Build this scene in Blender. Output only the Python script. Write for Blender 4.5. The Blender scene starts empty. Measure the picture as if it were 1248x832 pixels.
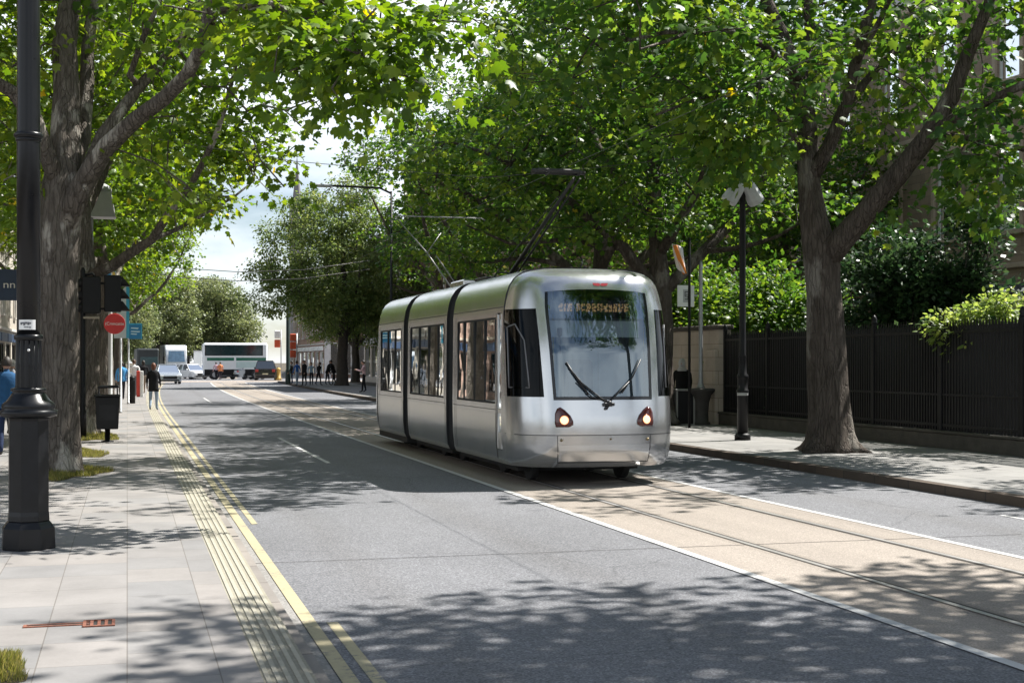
import bpy, math, random
import numpy as np
from mathutils import Vector, Matrix, noise
PI = math.pi
R = math.radians
sc = bpy.context.scene
COL = sc.collection
# ------------------------------------------------------------------ camera geometry
F, CX, HZ, CAMH = 1700.0, 624.0, 440.0, 1.8
TH = math.atan(469 / F)
ST, CT = math.sin(TH), math.cos(TH)

def at(u, v, D):
    """world point seen at picture position (u,v) at depth D metres"""
    lat = (u - CX) / F * D
    return Vector((ST * D + CT * lat, CT * D - ST * lat, CAMH - (v - HZ) / F * D))

def gp(u, v, z=0.0):
    """point of a level surface at height z seen at (u,v)"""
    return at(u, v, F * (CAMH - z) / (v - HZ))

def depth_at(u, X):
    return F / CT * X / (u - 155.0)

def bend(Y):
    return 0.0 if Y < 45 else 0.0003 * (Y - 45) ** 2

# ------------------------------------------------------------------ materials
MATS = {}

def _new(name):
    m = bpy.data.materials.new(name)
    m.use_nodes = True
    nt = m.node_tree
    b = nt.nodes['Principled BSDF']
    return m, nt, b

def N(nt, typ, **kw):
    n = nt.nodes.new(typ)
    for k, v in kw.items():
        if k in n.inputs.keys() if hasattr(n, 'inputs') else False:
            n.inputs[k].default_value = v
        else:
            setattr(n, k, v)
    return n

def ramp(nt, fac, stops):
    r = nt.nodes.new('ShaderNodeValToRGB')
    els = r.color_ramp.elements
    while len(els) < len(stops):
        els.new(0.5)
    for e, (p, c) in zip(els, stops):
        e.position = p
        e.color = (*c, 1) if len(c) == 3 else c
    nt.links.new(fac, r.inputs['Fac'])
    return r

def mul(c, k):
    return tuple(min(1, x * k) for x in c)

def mat(name, base, rough=0.6, metal=0.0, var=0.12, scale=3.0, bump=0.0, bscale=40.0, spec=0.5, coords='Object', stretch=None, coat=0.0):
    """plain painted / metal / stone surface with procedural tonal wear, roughness variation and micro relief"""
    if name in MATS:
        return MATS[name]
    m, nt, b = _new(name)
    tc = nt.nodes.new('ShaderNodeTexCoord')
    src = tc.outputs[coords]
    if stretch:
        mp = nt.nodes.new('ShaderNodeMapping')
        mp.inputs['Scale'].default_value = stretch
        nt.links.new(src, mp.inputs['Vector'])
        src = mp.outputs['Vector']
    n1 = nt.nodes.new('ShaderNodeTexNoise')
    n1.inputs['Scale'].default_value = scale
    n1.inputs['Detail'].default_value = 8
    n1.inputs['Roughness'].default_value = 0.65
    nt.links.new(src, n1.inputs['Vector'])
    r = ramp(nt, n1.outputs['Fac'], [(0.3, mul(base, 1 - var)), (0.7, mul(base, 1 + var))])
    nt.links.new(r.outputs['Color'], b.inputs['Base Color'])
    mr = nt.nodes.new('ShaderNodeMapRange')
    mr.inputs['To Min'].default_value = max(0.02, rough - 0.1)
    mr.inputs['To Max'].default_value = min(1, rough + 0.1)
    nt.links.new(n1.outputs['Fac'], mr.inputs['Value'])
    nt.links.new(mr.outputs['Result'], b.inputs['Roughness'])
    b.inputs['Metallic'].default_value = metal
    b.inputs['Specular IOR Level'].default_value = spec
    b.inputs['Coat Weight'].default_value = coat
    b.inputs['Coat Roughness'].default_value = 0.08
    if bump:
        n2 = nt.nodes.new('ShaderNodeTexNoise')
        n2.inputs['Scale'].default_value = bscale
        n2.inputs['Detail'].default_value = 6
        nt.links.new(src, n2.inputs['Vector'])
        bp = nt.nodes.new('ShaderNodeBump')
        bp.inputs['Strength'].default_value = bump
        bp.inputs['Distance'].default_value = 0.02
        nt.links.new(n2.outputs['Fac'], bp.inputs['Height'])
        nt.links.new(bp.outputs['Normal'], b.inputs['Normal'])
    MATS[name] = m
    return m

def emis(name, color, strength, base=(0.1, 0.1, 0.1)):
    if name in MATS:
        return MATS[name]
    m, nt, b = _new(name)
    b.inputs['Base Color'].default_value = (*base, 1)
    b.inputs['Emission Color'].default_value = (*color, 1)
    b.inputs['Emission Strength'].default_value = strength
    MATS[name] = m
    return m

def glass(name, tint=(0.25, 0.3, 0.32), refl=0.18, rough=0.015, gcol=(0.95, 0.98, 1.0)):
    """tinted, coated window glass: see-through, with a real reflection"""
    if name in MATS:
        return MATS[name]
    m, nt, b = _new(name)
    nt.nodes.remove(b)
    out = nt.nodes['Material Output']
    tr = nt.nodes.new('ShaderNodeBsdfTransparent')
    tr.inputs['Color'].default_value = (*tint, 1)
    gl = nt.nodes.new('ShaderNodeBsdfGlossy')
    gl.inputs['Color'].default_value = (*gcol, 1)
    gl.inputs['Roughness'].default_value = rough
    fr = nt.nodes.new('ShaderNodeFresnel')
    fr.inputs['IOR'].default_value = 1.5
    ad = nt.nodes.new('ShaderNodeMath')
    ad.operation = 'ADD'
    ad.use_clamp = True
    ad.inputs[1].default_value = refl
    nt.links.new(fr.outputs['Fac'], ad.inputs[0])
    mx = nt.nodes.new('ShaderNodeMixShader')
    nt.links.new(ad.outputs[0], mx.inputs['Fac'])
    nt.links.new(tr.outputs[0], mx.inputs[1])
    nt.links.new(gl.outputs[0], mx.inputs[2])
    nt.links.new(mx.outputs[0], out.inputs['Surface'])
    # slight waviness of real panes
    tc = nt.nodes.new('ShaderNodeTexCoord')
    n2 = nt.nodes.new('ShaderNodeTexNoise')
    n2.inputs['Scale'].default_value = 1.3
    nt.links.new(tc.outputs['Object'], n2.inputs['Vector'])
    bp = nt.nodes.new('ShaderNodeBump')
    bp.inputs['Strength'].default_value = 0.05
    bp.inputs['Distance'].default_value = 0.05
    nt.links.new(n2.outputs['Fac'], bp.inputs['Height'])
    nt.links.new(bp.outputs['Normal'], gl.inputs['Normal'])
    MATS[name] = m
    return m

def leaf_mat(name, dark, mid, light, yellow=None, yamt=0.04, trans=0.45):
    if name in MATS:
        return MATS[name]
    m, nt, b = _new(name)
    out = nt.nodes['Material Output']
    a = nt.nodes.new('ShaderNodeAttribute')
    a.attribute_name = 'tint'
    stops = [(0.0, dark), (0.45, mid), (0.9, light)]
    if yellow:
        stops += [(1 - yamt, light), (1.0, yellow)]
        stops[2] = (0.86, light)
    r = ramp(nt, a.outputs['Fac'], stops)
    nt.links.new(r.outputs['Color'], b.inputs['Base Color'])
    b.inputs['Roughness'].default_value = 0.42
    b.inputs['Specular IOR Level'].default_value = 0.32
    tl = nt.nodes.new('ShaderNodeBsdfTranslucent')
    hs = nt.nodes.new('ShaderNodeHueSaturation')
    hs.inputs['Hue'].default_value = 0.481
    hs.inputs['Saturation'].default_value = 1.15
    hs.inputs['Value'].default_value = 2.5
    nt.links.new(r.outputs['Color'], hs.inputs['Color'])
    nt.links.new(hs.outputs['Color'], tl.inputs['Color'])
    mx = nt.nodes.new('ShaderNodeMixShader')
    mx.inputs['Fac'].default_value = trans
    nt.links.new(b.outputs[0], mx.inputs[1])
    nt.links.new(tl.outputs[0], mx.inputs[2])
    nt.links.new(mx.outputs[0], out.inputs['Surface'])
    MATS[name] = m
    return m

def bark_mat(name, dark, light, patch, pscale=1.6):
    m, nt, b = _new(name)
    tc = nt.nodes.new('ShaderNodeTexCoord')
    mp = nt.nodes.new('ShaderNodeMapping')
    mp.inputs['Scale'].default_value = (1, 1, 0.28)
    nt.links.new(tc.outputs['Object'], mp.inputs['Vector'])
    n1 = N(nt, 'ShaderNodeTexNoise', Scale=9.0, Detail=10, Roughness=0.7)
    nt.links.new(mp.outputs[0], n1.inputs['Vector'])
    r1 = ramp(nt, n1.outputs['Fac'], [(0.3, dark), (0.72, light)])
    n2 = N(nt, 'ShaderNodeTexNoise', Scale=pscale, Detail=6, Roughness=0.6)
    mp2 = nt.nodes.new('ShaderNodeMapping')
    mp2.inputs['Scale'].default_value = (1, 1, 0.5)
    nt.links.new(tc.outputs['Object'], mp2.inputs['Vector'])
    nt.links.new(mp2.outputs[0], n2.inputs['Vector'])
    r2 = ramp(nt, n2.outputs['Fac'], [(0.55, (0, 0, 0)), (0.6, (1, 1, 1))])
    mx = nt.nodes.new('ShaderNodeMix')
    mx.data_type = 'RGBA'
    nt.links.new(r2.outputs['Color'], mx.inputs['Factor'])
    nt.links.new(r1.outputs['Color'], mx.inputs[6])
    mx.inputs[7].default_value = (*patch, 1)
    nt.links.new(mx.outputs[2], b.inputs['Base Color'])
    b.inputs['Roughness'].default_value = 0.9
    b.inputs['Specular IOR Level'].default_value = 0.2
    v = N(nt, 'ShaderNodeTexVoronoi', Scale=16.0)
    v.feature = 'DISTANCE_TO_EDGE'
    mp3 = nt.nodes.new('ShaderNodeMapping')
    mp3.inputs['Scale'].default_value = (1, 1, 0.22)
    nt.links.new(tc.outputs['Object'], mp3.inputs['Vector'])
    nn = N(nt, 'ShaderNodeTexNoise', Scale=5.0, Detail=4)
    nt.links.new(mp3.outputs[0], nn.inputs['Vector'])
    mxv = nt.nodes.new('ShaderNodeMix')
    mxv.data_type = 'RGBA'
    mxv.inputs['Factor'].default_value = 0.12
    nt.links.new(mp3.outputs[0], mxv.inputs[6])
    nt.links.new(nn.outputs['Color'], mxv.inputs[7])
    nt.links.new(mxv.outputs[2], v.inputs['Vector'])
    ad = nt.nodes.new('ShaderNodeMath')
    ad.operation = 'ADD'
    mm = nt.nodes.new('ShaderNodeMath')
    mm.operation = 'MINIMUM'
    mm.inputs[1].default_value = 0.12
    nt.links.new(v.outputs['Distance'], mm.inputs[0])
    ms = nt.nodes.new('ShaderNodeMath')
    ms.operation = 'MULTIPLY'
    ms.inputs[1].default_value = 4.0
    nt.links.new(mm.outputs[0], ms.inputs[0])
    nt.links.new(ms.outputs[0], ad.inputs[0])
    nt.links.new(n1.outputs['Fac'], ad.inputs[1])
    bp = nt.nodes.new('ShaderNodeBump')
    bp.inputs['Strength'].default_value = 1.0
    bp.inputs['Distance'].default_value = 0.05
    nt.links.new(ad.outputs[0], bp.inputs['Height'])
    nt.links.new(bp.outputs['Normal'], b.inputs['Normal'])
    return m

def brick_mat(name, c1, c2, mortar, bw, bh, msize, rough=0.85, bump=0.3, plane='XY', rot=0.0, var=0.25, offset=0.5, spec=0.3, stain=0.25, freq=2, gum=0.0):
    """masonry or paving: courses, per-unit tone, stains and joints"""
    if name in MATS:
        return MATS[name]
    m, nt, b = _new(name)
    tc = nt.nodes.new('ShaderNodeTexCoord')
    src = tc.outputs['Object']
    if plane != 'XY':
        sp = nt.nodes.new('ShaderNodeSeparateXYZ')
        cb = nt.nodes.new('ShaderNodeCombineXYZ')
        nt.links.new(src, sp.inputs[0])
        if plane == 'YZ':
            ad = nt.nodes.new('ShaderNodeMath'); ad.operation = 'ADD'
            nt.links.new(sp.outputs['Y'], ad.inputs[0]); nt.links.new(sp.outputs['X'], ad.inputs[1])
            nt.links.new(ad.outputs[0], cb.inputs['X'])
        else:
            nt.links.new(sp.outputs['X'], cb.inputs['X'])
        nt.links.new(sp.outputs['Z'], cb.inputs['Y'])
        src = cb.outputs[0]
    mp = nt.nodes.new('ShaderNodeMapping')
    mp.inputs['Rotation'].default_value = (0, 0, rot)
    nt.links.new(src, mp.inputs['Vector'])
    br = nt.nodes.new('ShaderNodeTexBrick')
    br.offset = offset
    br.offset_frequency = freq
    br.inputs['Scale'].default_value = 1.0
    br.inputs['Brick Width'].default_value = bw
    br.inputs['Row Height'].default_value = bh
    br.inputs['Mortar Size'].default_value = msize
    br.inputs['Mortar Smooth'].default_value = 0.15
    br.inputs['Bias'].default_value = 0.0
    br.inputs['Color1'].default_value = (*c1, 1)
    br.inputs['Color2'].default_value = (*c2, 1)
    br.inputs['Mortar'].default_value = (*mortar, 1)
    nt.links.new(mp.outputs[0], br.inputs['Vector'])
    n1 = N(nt, 'ShaderNodeTexNoise', Scale=0.9, Detail=9, Roughness=0.65)
    nt.links.new(tc.outputs['Object'], n1.inputs['Vector'])
    r1 = ramp(nt, n1.outputs['Fac'], [(0.3, (1 - stain,) * 3), (0.65, (1.0,) * 3)])
    n2 = N(nt, 'ShaderNodeTexNoise', Scale=55.0, Detail=4, Roughness=0.7)
    nt.links.new(tc.outputs['Object'], n2.inputs['Vector'])
    r2 = ramp(nt, n2.outputs['Fac'], [(0.3, (1 - var * 0.6,) * 3), (0.7, (1.0,) * 3)])
    m1 = nt.nodes.new('ShaderNodeMix'); m1.data_type = 'RGBA'; m1.blend_type = 'MULTIPLY'
    m1.inputs['Factor'].default_value = 1
    nt.links.new(br.outputs['Color'], m1.inputs[6]); nt.links.new(r1.outputs['Color'], m1.inputs[7])
    m2 = nt.nodes.new('ShaderNodeMix'); m2.data_type = 'RGBA'; m2.blend_type = 'MULTIPLY'
    m2.inputs['Factor'].default_value = 1
    nt.links.new(m1.outputs[2], m2.inputs[6]); nt.links.new(r2.outputs['Color'], m2.inputs[7])
    fin = m2.outputs[2]
    if gum:
        vg = N(nt, 'ShaderNodeTexVoronoi', Scale=2.6)
        nt.links.new(tc.outputs['Object'], vg.inputs['Vector'])
        rg_ = ramp(nt, vg.outputs['Distance'], [(0.035, (1 - gum,) * 3), (0.05, (1, 1, 1))])
        m3 = nt.nodes.new('ShaderNodeMix'); m3.data_type = 'RGBA'; m3.blend_type = 'MULTIPLY'
        m3.inputs['Factor'].default_value = 1
        nt.links.new(fin, m3.inputs[6]); nt.links.new(rg_.outputs['Color'], m3.inputs[7])
        fin = m3.outputs[2]
    nt.links.new(fin, b.inputs['Base Color'])
    b.inputs['Roughness'].default_value = rough
    b.inputs['Specular IOR Level'].default_value = spec
    s1 = nt.nodes.new('ShaderNodeMath'); s1.operation = 'MULTIPLY'; s1.inputs[1].default_value = -1.0
    nt.links.new(br.outputs['Fac'], s1.inputs[0])
    s2 = nt.nodes.new('ShaderNodeMath'); s2.operation = 'MULTIPLY_ADD'; s2.inputs[1].default_value = 0.25
    nt.links.new(n2.outputs['Fac'], s2.inputs[0]); nt.links.new(s1.outputs[0], s2.inputs[2])
    bp = nt.nodes.new('ShaderNodeBump')
    bp.inputs['Strength'].default_value = bump
    bp.inputs['Distance'].default_value = 0.012
    nt.links.new(s2.outputs[0], bp.inputs['Height'])
    nt.links.new(bp.outputs['Normal'], b.inputs['Normal'])
    MATS[name] = m
    return m

def aggregate_mat(name, base, amp=0.35, fine=130.0, blotch=0.18, rough=0.85, bump=0.35, crack=True, spec=0.3, streak=None, bands=None, bandw=0.3, bandk=0.9, stains=0.0):
    """asphalt / concrete: stone chips, blotches, wheel-worn bands, a few cracks"""
    m, nt, b = _new(name)
    tc = nt.nodes.new('ShaderNodeTexCoord')
    v = N(nt, 'ShaderNodeTexVoronoi', Scale=fine)
    nt.links.new(tc.outputs['Object'], v.inputs['Vector'])
    bw = nt.nodes.new('ShaderNodeRGBToBW')
    nt.links.new(v.outputs['Color'], bw.inputs[0])
    r0 = ramp(nt, bw.outputs[0], [(0.1, mul(base, 1 - amp)), (0.55, base), (0.95, mul(base, 1 + amp * 1.6))])
    n1 = N(nt, 'ShaderNodeTexNoise', Scale=0.6, Detail=10, Roughness=0.62)
    mp = nt.nodes.new('ShaderNodeMapping')
    mp.inputs['Scale'].default_value = streak or (1, 0.45, 1)
    nt.links.new(tc.outputs['Object'], mp.inputs['Vector'])
    nt.links.new(mp.outputs[0], n1.inputs['Vector'])
    r1 = ramp(nt, n1.outputs['Fac'], [(0.3, (1 - blotch,) * 3), (0.7, (1.0,) * 3)])
    m1 = nt.nodes.new('ShaderNodeMix'); m1.data_type = 'RGBA'; m1.blend_type = 'MULTIPLY'
    m1.inputs['Factor'].default_value = 1
    nt.links.new(r0.outputs['Color'], m1.inputs[6]); nt.links.new(r1.outputs['Color'], m1.inputs[7])
    col = m1.outputs[2]
    if crack:
        vc = N(nt, 'ShaderNodeTexVoronoi', Scale=0.21)
        vc.feature = 'DISTANCE_TO_EDGE'
        nw = N(nt, 'ShaderNodeTexNoise', Scale=1.7, Detail=6)
        nt.links.new(tc.outputs['Object'], nw.inputs['Vector'])
        mxv = nt.nodes.new('ShaderNodeMix'); mxv.data_type = 'RGBA'; mxv.blend_type = 'ADD'
        mxv.inputs['Factor'].default_value = 0.35
        nt.links.new(tc.outputs['Object'], mxv.inputs[6]); nt.links.new(nw.outputs['Color'], mxv.inputs[7])
        nt.links.new(mxv.outputs[2], vc.inputs['Vector'])
        rc = ramp(nt, vc.outputs['Distance'], [(0.0, (0.72,) * 3), (0.004, (1.0,) * 3)])
        m2 = nt.nodes.new('ShaderNodeMix'); m2.data_type = 'RGBA'; m2.blend_type = 'MULTIPLY'
        m2.inputs['Factor'].default_value = 1
        nt.links.new(col, m2.inputs[6]); nt.links.new(rc.outputs['Color'], m2.inputs[7])
        col = m2.outputs[2]
    def times(col, fac):
        m2 = nt.nodes.new('ShaderNodeMix'); m2.data_type = 'RGBA'; m2.blend_type = 'MULTIPLY'
        m2.inputs['Factor'].default_value = 1
        nt.links.new(col, m2.inputs[6]); nt.links.new(fac, m2.inputs[7])
        return m2.outputs[2]
    if bands:                       # worn or rust-stained lines running along the street
        sx = nt.nodes.new('ShaderNodeSeparateXYZ'); nt.links.new(tc.outputs['Object'], sx.inputs[0])
        nb = N(nt, 'ShaderNodeTexNoise', Scale=1.2, Detail=6, Roughness=0.7)
        nt.links.new(mp.outputs[0], nb.inputs['Vector'])
        prev = None
        for xb in bands:
            s1 = nt.nodes.new('ShaderNodeMath'); s1.operation = 'SUBTRACT'; s1.inputs[1].default_value = xb
            nt.links.new(sx.outputs['X'], s1.inputs[0])
            s2 = nt.nodes.new('ShaderNodeMath'); s2.operation = 'ABSOLUTE'; nt.links.new(s1.outputs[0], s2.inputs[0])
            if prev is not None:
                s3 = nt.nodes.new('ShaderNodeMath'); s3.operation = 'MINIMUM'
                nt.links.new(prev, s3.inputs[0]); nt.links.new(s2.outputs[0], s3.inputs[1]); prev = s3.outputs[0]
            else:
                prev = s2.outputs[0]
        s4 = nt.nodes.new('ShaderNodeMath'); s4.operation = 'MULTIPLY_ADD'; s4.inputs[1].default_value = bandw * 1.6
        nt.links.new(nb.outputs['Fac'], s4.inputs[0]); nt.links.new(prev, s4.inputs[2])
        s5 = nt.nodes.new('ShaderNodeMath'); s5.operation = 'DIVIDE'; s5.inputs[1].default_value = bandw * 2
        nt.links.new(s4.outputs[0], s5.inputs[0])
        rb = ramp(nt, s5.outputs[0], [(0.3, (bandk, bandk * .985, bandk * .965)), (0.95, (1, 1, 1))])
        col = times(col, rb.outputs['Color'])
    if stains:
        ns = N(nt, 'ShaderNodeTexNoise', Scale=0.55, Detail=7, Roughness=0.55)
        nt.links.new(tc.outputs['Object'], ns.inputs['Vector'])
        rs = ramp(nt, ns.outputs['Fac'], [(0.6, (1, 1, 1)), (0.66, (1 - stains,) * 3)])
        col = times(col, rs.outputs['Color'])
        vs = N(nt, 'ShaderNodeTexVoronoi', Scale=1.1); nt.links.new(tc.outputs['Object'], vs.inputs['Vector'])
        rs = ramp(nt, vs.outputs['Distance'], [(0.02, (1 - stains * 2.2,) * 3), (0.07, (1, 1, 1))])
        col = times(col, rs.outputs['Color'])
    nt.links.new(col, b.inputs['Base Color'])
    b.inputs['Roughness'].default_value = rough
    b.inputs['Specular IOR Level'].default_value = spec
    bp = nt.nodes.new('ShaderNodeBump')
    bp.inputs['Strength'].default_value = bump
    bp.inputs['Distance'].default_value = 0.008
    nt.links.new(bw.outputs[0], bp.inputs['Height'])
    nt.links.new(bp.outputs['Normal'], b.inputs['Normal'])
    MATS[name] = m
    return m

def paint_line_mat(name, base, wear=0.5, under=(0.13, 0.13, 0.135)):
    """road paint worn through in places to the surface it lies on"""
    m, nt, b = _new(name)
    tc = nt.nodes.new('ShaderNodeTexCoord')
    n1 = N(nt, 'ShaderNodeTexNoise', Scale=14.0, Detail=12, Roughness=0.8)
    nt.links.new(tc.outputs['Object'], n1.inputs['Vector'])
    n2 = N(nt, 'ShaderNodeTexNoise', Scale=0.8, Detail=5)
    nt.links.new(tc.outputs['Object'], n2.inputs['Vector'])
    ad = nt.nodes.new('ShaderNodeMath'); ad.operation = 'MULTIPLY_ADD'; ad.inputs[1].default_value = 0.5
    nt.links.new(n2.outputs['Fac'], ad.inputs[0]); nt.links.new(n1.outputs['Fac'], ad.inputs[2])
    lo = 0.42 + 0.22 * wear
    r = ramp(nt, ad.outputs[0], [(lo - 0.03, under), (lo + 0.06, mul(base, 0.86)), (0.95, base)])
    nt.links.new(r.outputs['Color'], b.inputs['Base Color'])
    b.inputs['Roughness'].default_value = 0.75
    MATS[name] = m
    return m

# ------------------------------------------------------------------ mesh building
class MB:
    def __init__(s):
        s.v, s.f, s.mi, s.sm = [], [], [], []

    def add(s, verts, faces, mi=0, smooth=False, M=None):
        o = len(s.v)
        for p in verts:
            p = Vector(p)
            s.v.append(M @ p if M else p)
        for f in faces:
            s.f.append([i + o for i in f]); s.mi.append(mi); s.sm.append(smooth)
        return s

    def box(s, c, d, mi=0, M=None, rz=0.0, bev=0.0):
        x, y, z = d[0] / 2, d[1] / 2, d[2] / 2
        T = Matrix.Translation(c) @ Matrix.Rotation(rz, 4, 'Z')
        if M: T = M @ T
        if bev > 0:
            b = min(bev, x * .9, y * .9, z * .9)
            vs, idx = [], {}
            for sx in (-1, 1):
                for sy in (-1, 1):
                    for sz in (-1, 1):
                        for a in range(3):
                            p = [sx * (x - b), sy * (y - b), sz * (z - b)]
                            p[a] += (sx, sy, sz)[a] * b
                            idx[(sx, sy, sz, a)] = len(vs); vs.append(p)
            fs = []
            for a in range(3):
                o1, o2 = [k for k in range(3) if k != a]
                for sg in (-1, 1):
                    q = []
                    for s1, s2 in ((-1, -1), (1, -1), (1, 1), (-1, 1)):
                        k = [0, 0, 0]; k[a] = sg; k[o1] = s1; k[o2] = s2
                        q.append(idx[(*k, a)])
                    flip = (sg < 0) ^ (a == 1)
                    fs.append(q[::-1] if flip else q)
            for a in range(3):
                b1, b2 = [k for k in range(3) if k != a]
                for s1 in (-1, 1):
                    for s2 in (-1, 1):
                        def K(sa, w):
                            k = [0, 0, 0]; k[a] = sa; k[b1] = s1; k[b2] = s2
                            return idx[(*k, w)]
                        fs.append([K(-1, b1), K(1, b1), K(1, b2), K(-1, b2)])
            for sx in (-1, 1):
                for sy in (-1, 1):
                    for sz in (-1, 1):
                        fs.append([idx[(sx, sy, sz, a)] for a in range(3)])
            return s.add(vs, fs, mi, False, T)
        vs = [(-x, -y, -z), (x, -y, -z), (x, y, -z), (-x, y, -z), (-x, -y, z), (x, -y, z), (x, y, z), (-x, y, z)]
        fs = [(3, 2, 1, 0), (4, 5, 6, 7), (0, 1, 5, 4), (1, 2, 6, 5), (2, 3, 7, 6), (3, 0, 4, 7)]
        return s.add(vs, fs, mi, False, T)

    def tube(s, pts, rad, n=8, mi=0, smooth=True, caps=True, M=None, rfun=None):
        pts = [Vector(p) for p in pts]
        if not hasattr(rad, '__len__'):
            rad = [rad] * len(pts)
        vs, fs = [], []
        up = Vector((0, 0, 1))
        t0 = (pts[1] - pts[0]).normalized()
        if abs(t0.dot(up)) > 0.95: up = Vector((1, 0, 0))
        a = t0.cross(up).normalized()
        for i, p in enumerate(pts):
            if i == 0: t = pts[1] - pts[0]
            elif i == len(pts) - 1: t = pts[-1] - pts[-2]
            else: t = pts[i + 1] - pts[i - 1]
            t.normalize()
            a = (a - t * a.dot(t))
            if a.length < 1e-5: a = t.orthogonal()
            a.normalize()
            bb = t.cross(a)
            for k in range(n):
                an = 2 * PI * k / n
                r = rad[i] * (rfun(p, an, i) if rfun else 1)
                vs.append(p + a * (r * math.cos(an)) + bb * (r * math.sin(an)))
        for i in range(len(pts) - 1):
            for k in range(n):
                k2 = (k + 1) % n
                fs.append([i * n + k, i * n + k2, (i + 1) * n + k2, (i + 1) * n + k])
        s.add(vs, fs, mi, smooth, M)
        if caps:
            o = len(s.v) - len(vs)
            s.f.append([o + k for k in range(n)][::-1]); s.mi.append(mi); s.sm.append(False)
            e = o + (len(pts) - 1) * n
            s.f.append([e + k for k in range(n)]); s.mi.append(mi); s.sm.append(False)
        return s

    def lathe(s, prof, n=16, mi=0, smooth=True, M=None, flute=0.0, nf=0, phase=0.0):
        vs, fs = [], []
        for (r, z) in prof:
            for k in range(n):
                a = 2 * PI * k / n + phase
                rr = r * (1 - (flute if (nf and k % 2) else 0))
                vs.append((rr * math.cos(a), rr * math.sin(a), z))
        L = len(prof)
        for i in range(L - 1):
            for k in range(n):
                k2 = (k + 1) % n
                fs.append([i * n + k, i * n + k2, (i + 1) * n + k2, (i + 1) * n + k])
        fs.append(list(range(n))[::-1])
        fs.append([(L - 1) * n + k for k in range(n)])
        return s.add(vs, fs, mi, smooth, M)

    def prism(s, poly, d0, d1, axis='y', mi=0, M=None, smooth=False):
        """extrude a 2-D outline; axis y: (x,z) outline, axis x: (y,z), axis z: (x,y)"""
        def P(p, d):
            return {'y': (p[0], d, p[1]), 'x': (d, p[0], p[1]), 'z': (p[0], p[1], d)}[axis]
        n = len(poly)
        vs = [P(p, d0) for p in poly] + [P(p, d1) for p in poly]
        fs = [list(range(n)), list(range(n, 2 * n))[::-1]]
        for k in range(n):
            k2 = (k + 1) % n
            fs.append([k, k + n, k2 + n, k2])
        return s.add(vs, fs, mi, smooth, M)

    def grid(s, P, nu, nv, mi=0, smooth=True, flip=False, M=None, skip=None):
        """P(i,j) point; nu x nv points"""
        vs = [P(i, j) for j in range(nv) for i in range(nu)]
        fs = []
        for j in range(nv - 1):
            for i in range(nu - 1):
                if skip and skip(i, j): continue
                q = [j * nu + i, j * nu + i + 1, (j + 1) * nu + i + 1, (j + 1) * nu + i]
                fs.append(q[::-1] if flip else q)
        return s.add(vs, fs, mi, smooth, M)

    def sphere(s, c, r, nu=14, nv=9, mi=0, M=None):
        if not hasattr(r, '__len__'): r = (r, r, r)
        vs, fs = [], []
        for j in range(nv + 1):
            t = PI * j / nv
            for i in range(nu):
                p = 2 * PI * i / nu
                vs.append((c[0] + r[0] * math.sin(t) * math.cos(p), c[1] + r[1] * math.sin(t) * math.sin(p), c[2] + r[2] * math.cos(t)))
        for j in range(nv):
            for i in range(nu):
                i2 = (i + 1) % nu
                fs.append([j * nu + i, (j + 1) * nu + i, (j + 1) * nu + i2, j * nu + i2])
        return s.add(vs, fs, mi, True, M)

    def build(s, name, mats, parent=None, loc=None, fix=True, bevel=0.0, angle=None):
        me = bpy.data.meshes.new(name)
        me.from_pydata([tuple(p) for p in s.v], [], s.f)
        if not isinstance(mats, (list, tuple)): mats = [mats]
        for m in mats: me.materials.append(m)
        me.polygons.foreach_set('material_index', s.mi)
        me.polygons.foreach_set('use_smooth', s.sm)
        if fix:
            import bmesh
            bm = bmesh.new(); bm.from_mesh(me)
            bmesh.ops.recalc_face_normals(bm, faces=bm.faces)
            bm.to_mesh(me); bm.free()
        me.update()
        o = bpy.data.objects.new(name, me)
        COL.objects.link(o)
        if parent: o.parent = parent
        if loc is not None: o.location = loc
        if bevel:
            md = o.modifiers.new('edge', 'BEVEL')
            md.width = bevel; md.segments = 2; md.limit_method = 'ANGLE'
            md.angle_limit = R(35)
        return o

def tag(o, label, cat, group=None, kind=None):
    o['label'] = label; o['category'] = cat
    if group: o['group'] = group
    if kind: o['kind'] = kind
    return o

def struct(o, kind='structure'):
    o['kind'] = kind
    return o

def thing(name, label, cat, loc=(0, 0, 0), rz=0.0, group=None):
    o = bpy.data.objects.new(name, None)
    o.empty_display_size = 0.2
    COL.objects.link(o)
    o.location = loc; o.rotation_euler = (0, 0, rz)
    return tag(o, label, cat, group)

def kids(o):
    return [c for c in bpy.data.objects if c.parent == o]

def dup(o, loc, rz=0.0, scale=1.0, label=None, group=None):
    def cp(src, par):
        c = src.copy(); COL.objects.link(c)
        if par: c.parent = par
        for ch in kids(src): cp(ch, c)
        return c
    c = cp(o, None)
    c.location = loc; c.rotation_euler = (0, 0, rz)
    c.scale = scale if hasattr(scale, '__len__') else (scale,) * 3
    if label: c['label'] = label
    if group: c['group'] = group
    return c

def text_obj(body, size, name, m, parent=None, M=None, depth=0.002, align='CENTER', sx=1.0):
    cu = bpy.data.curves.new(name, 'FONT')
    cu.body = body; cu.size = size; cu.extrude = depth
    cu.align_x = align; cu.align_y = 'CENTER'
    t = bpy.data.objects.new(name, cu)
    COL.objects.link(t)
    dg = bpy.context.evaluated_depsgraph_get()
    me = bpy.data.meshes.new_from_object(t.evaluated_get(dg))
    bpy.data.objects.remove(t)
    if M: me.transform(M @ Matrix.Diagonal((sx, 1, 1, 1)))
    me.materials.clear(); me.materials.append(m)
    o = bpy.data.objects.new(name, me)
    COL.objects.link(o)
    if parent: o.parent = parent
    return o

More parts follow.
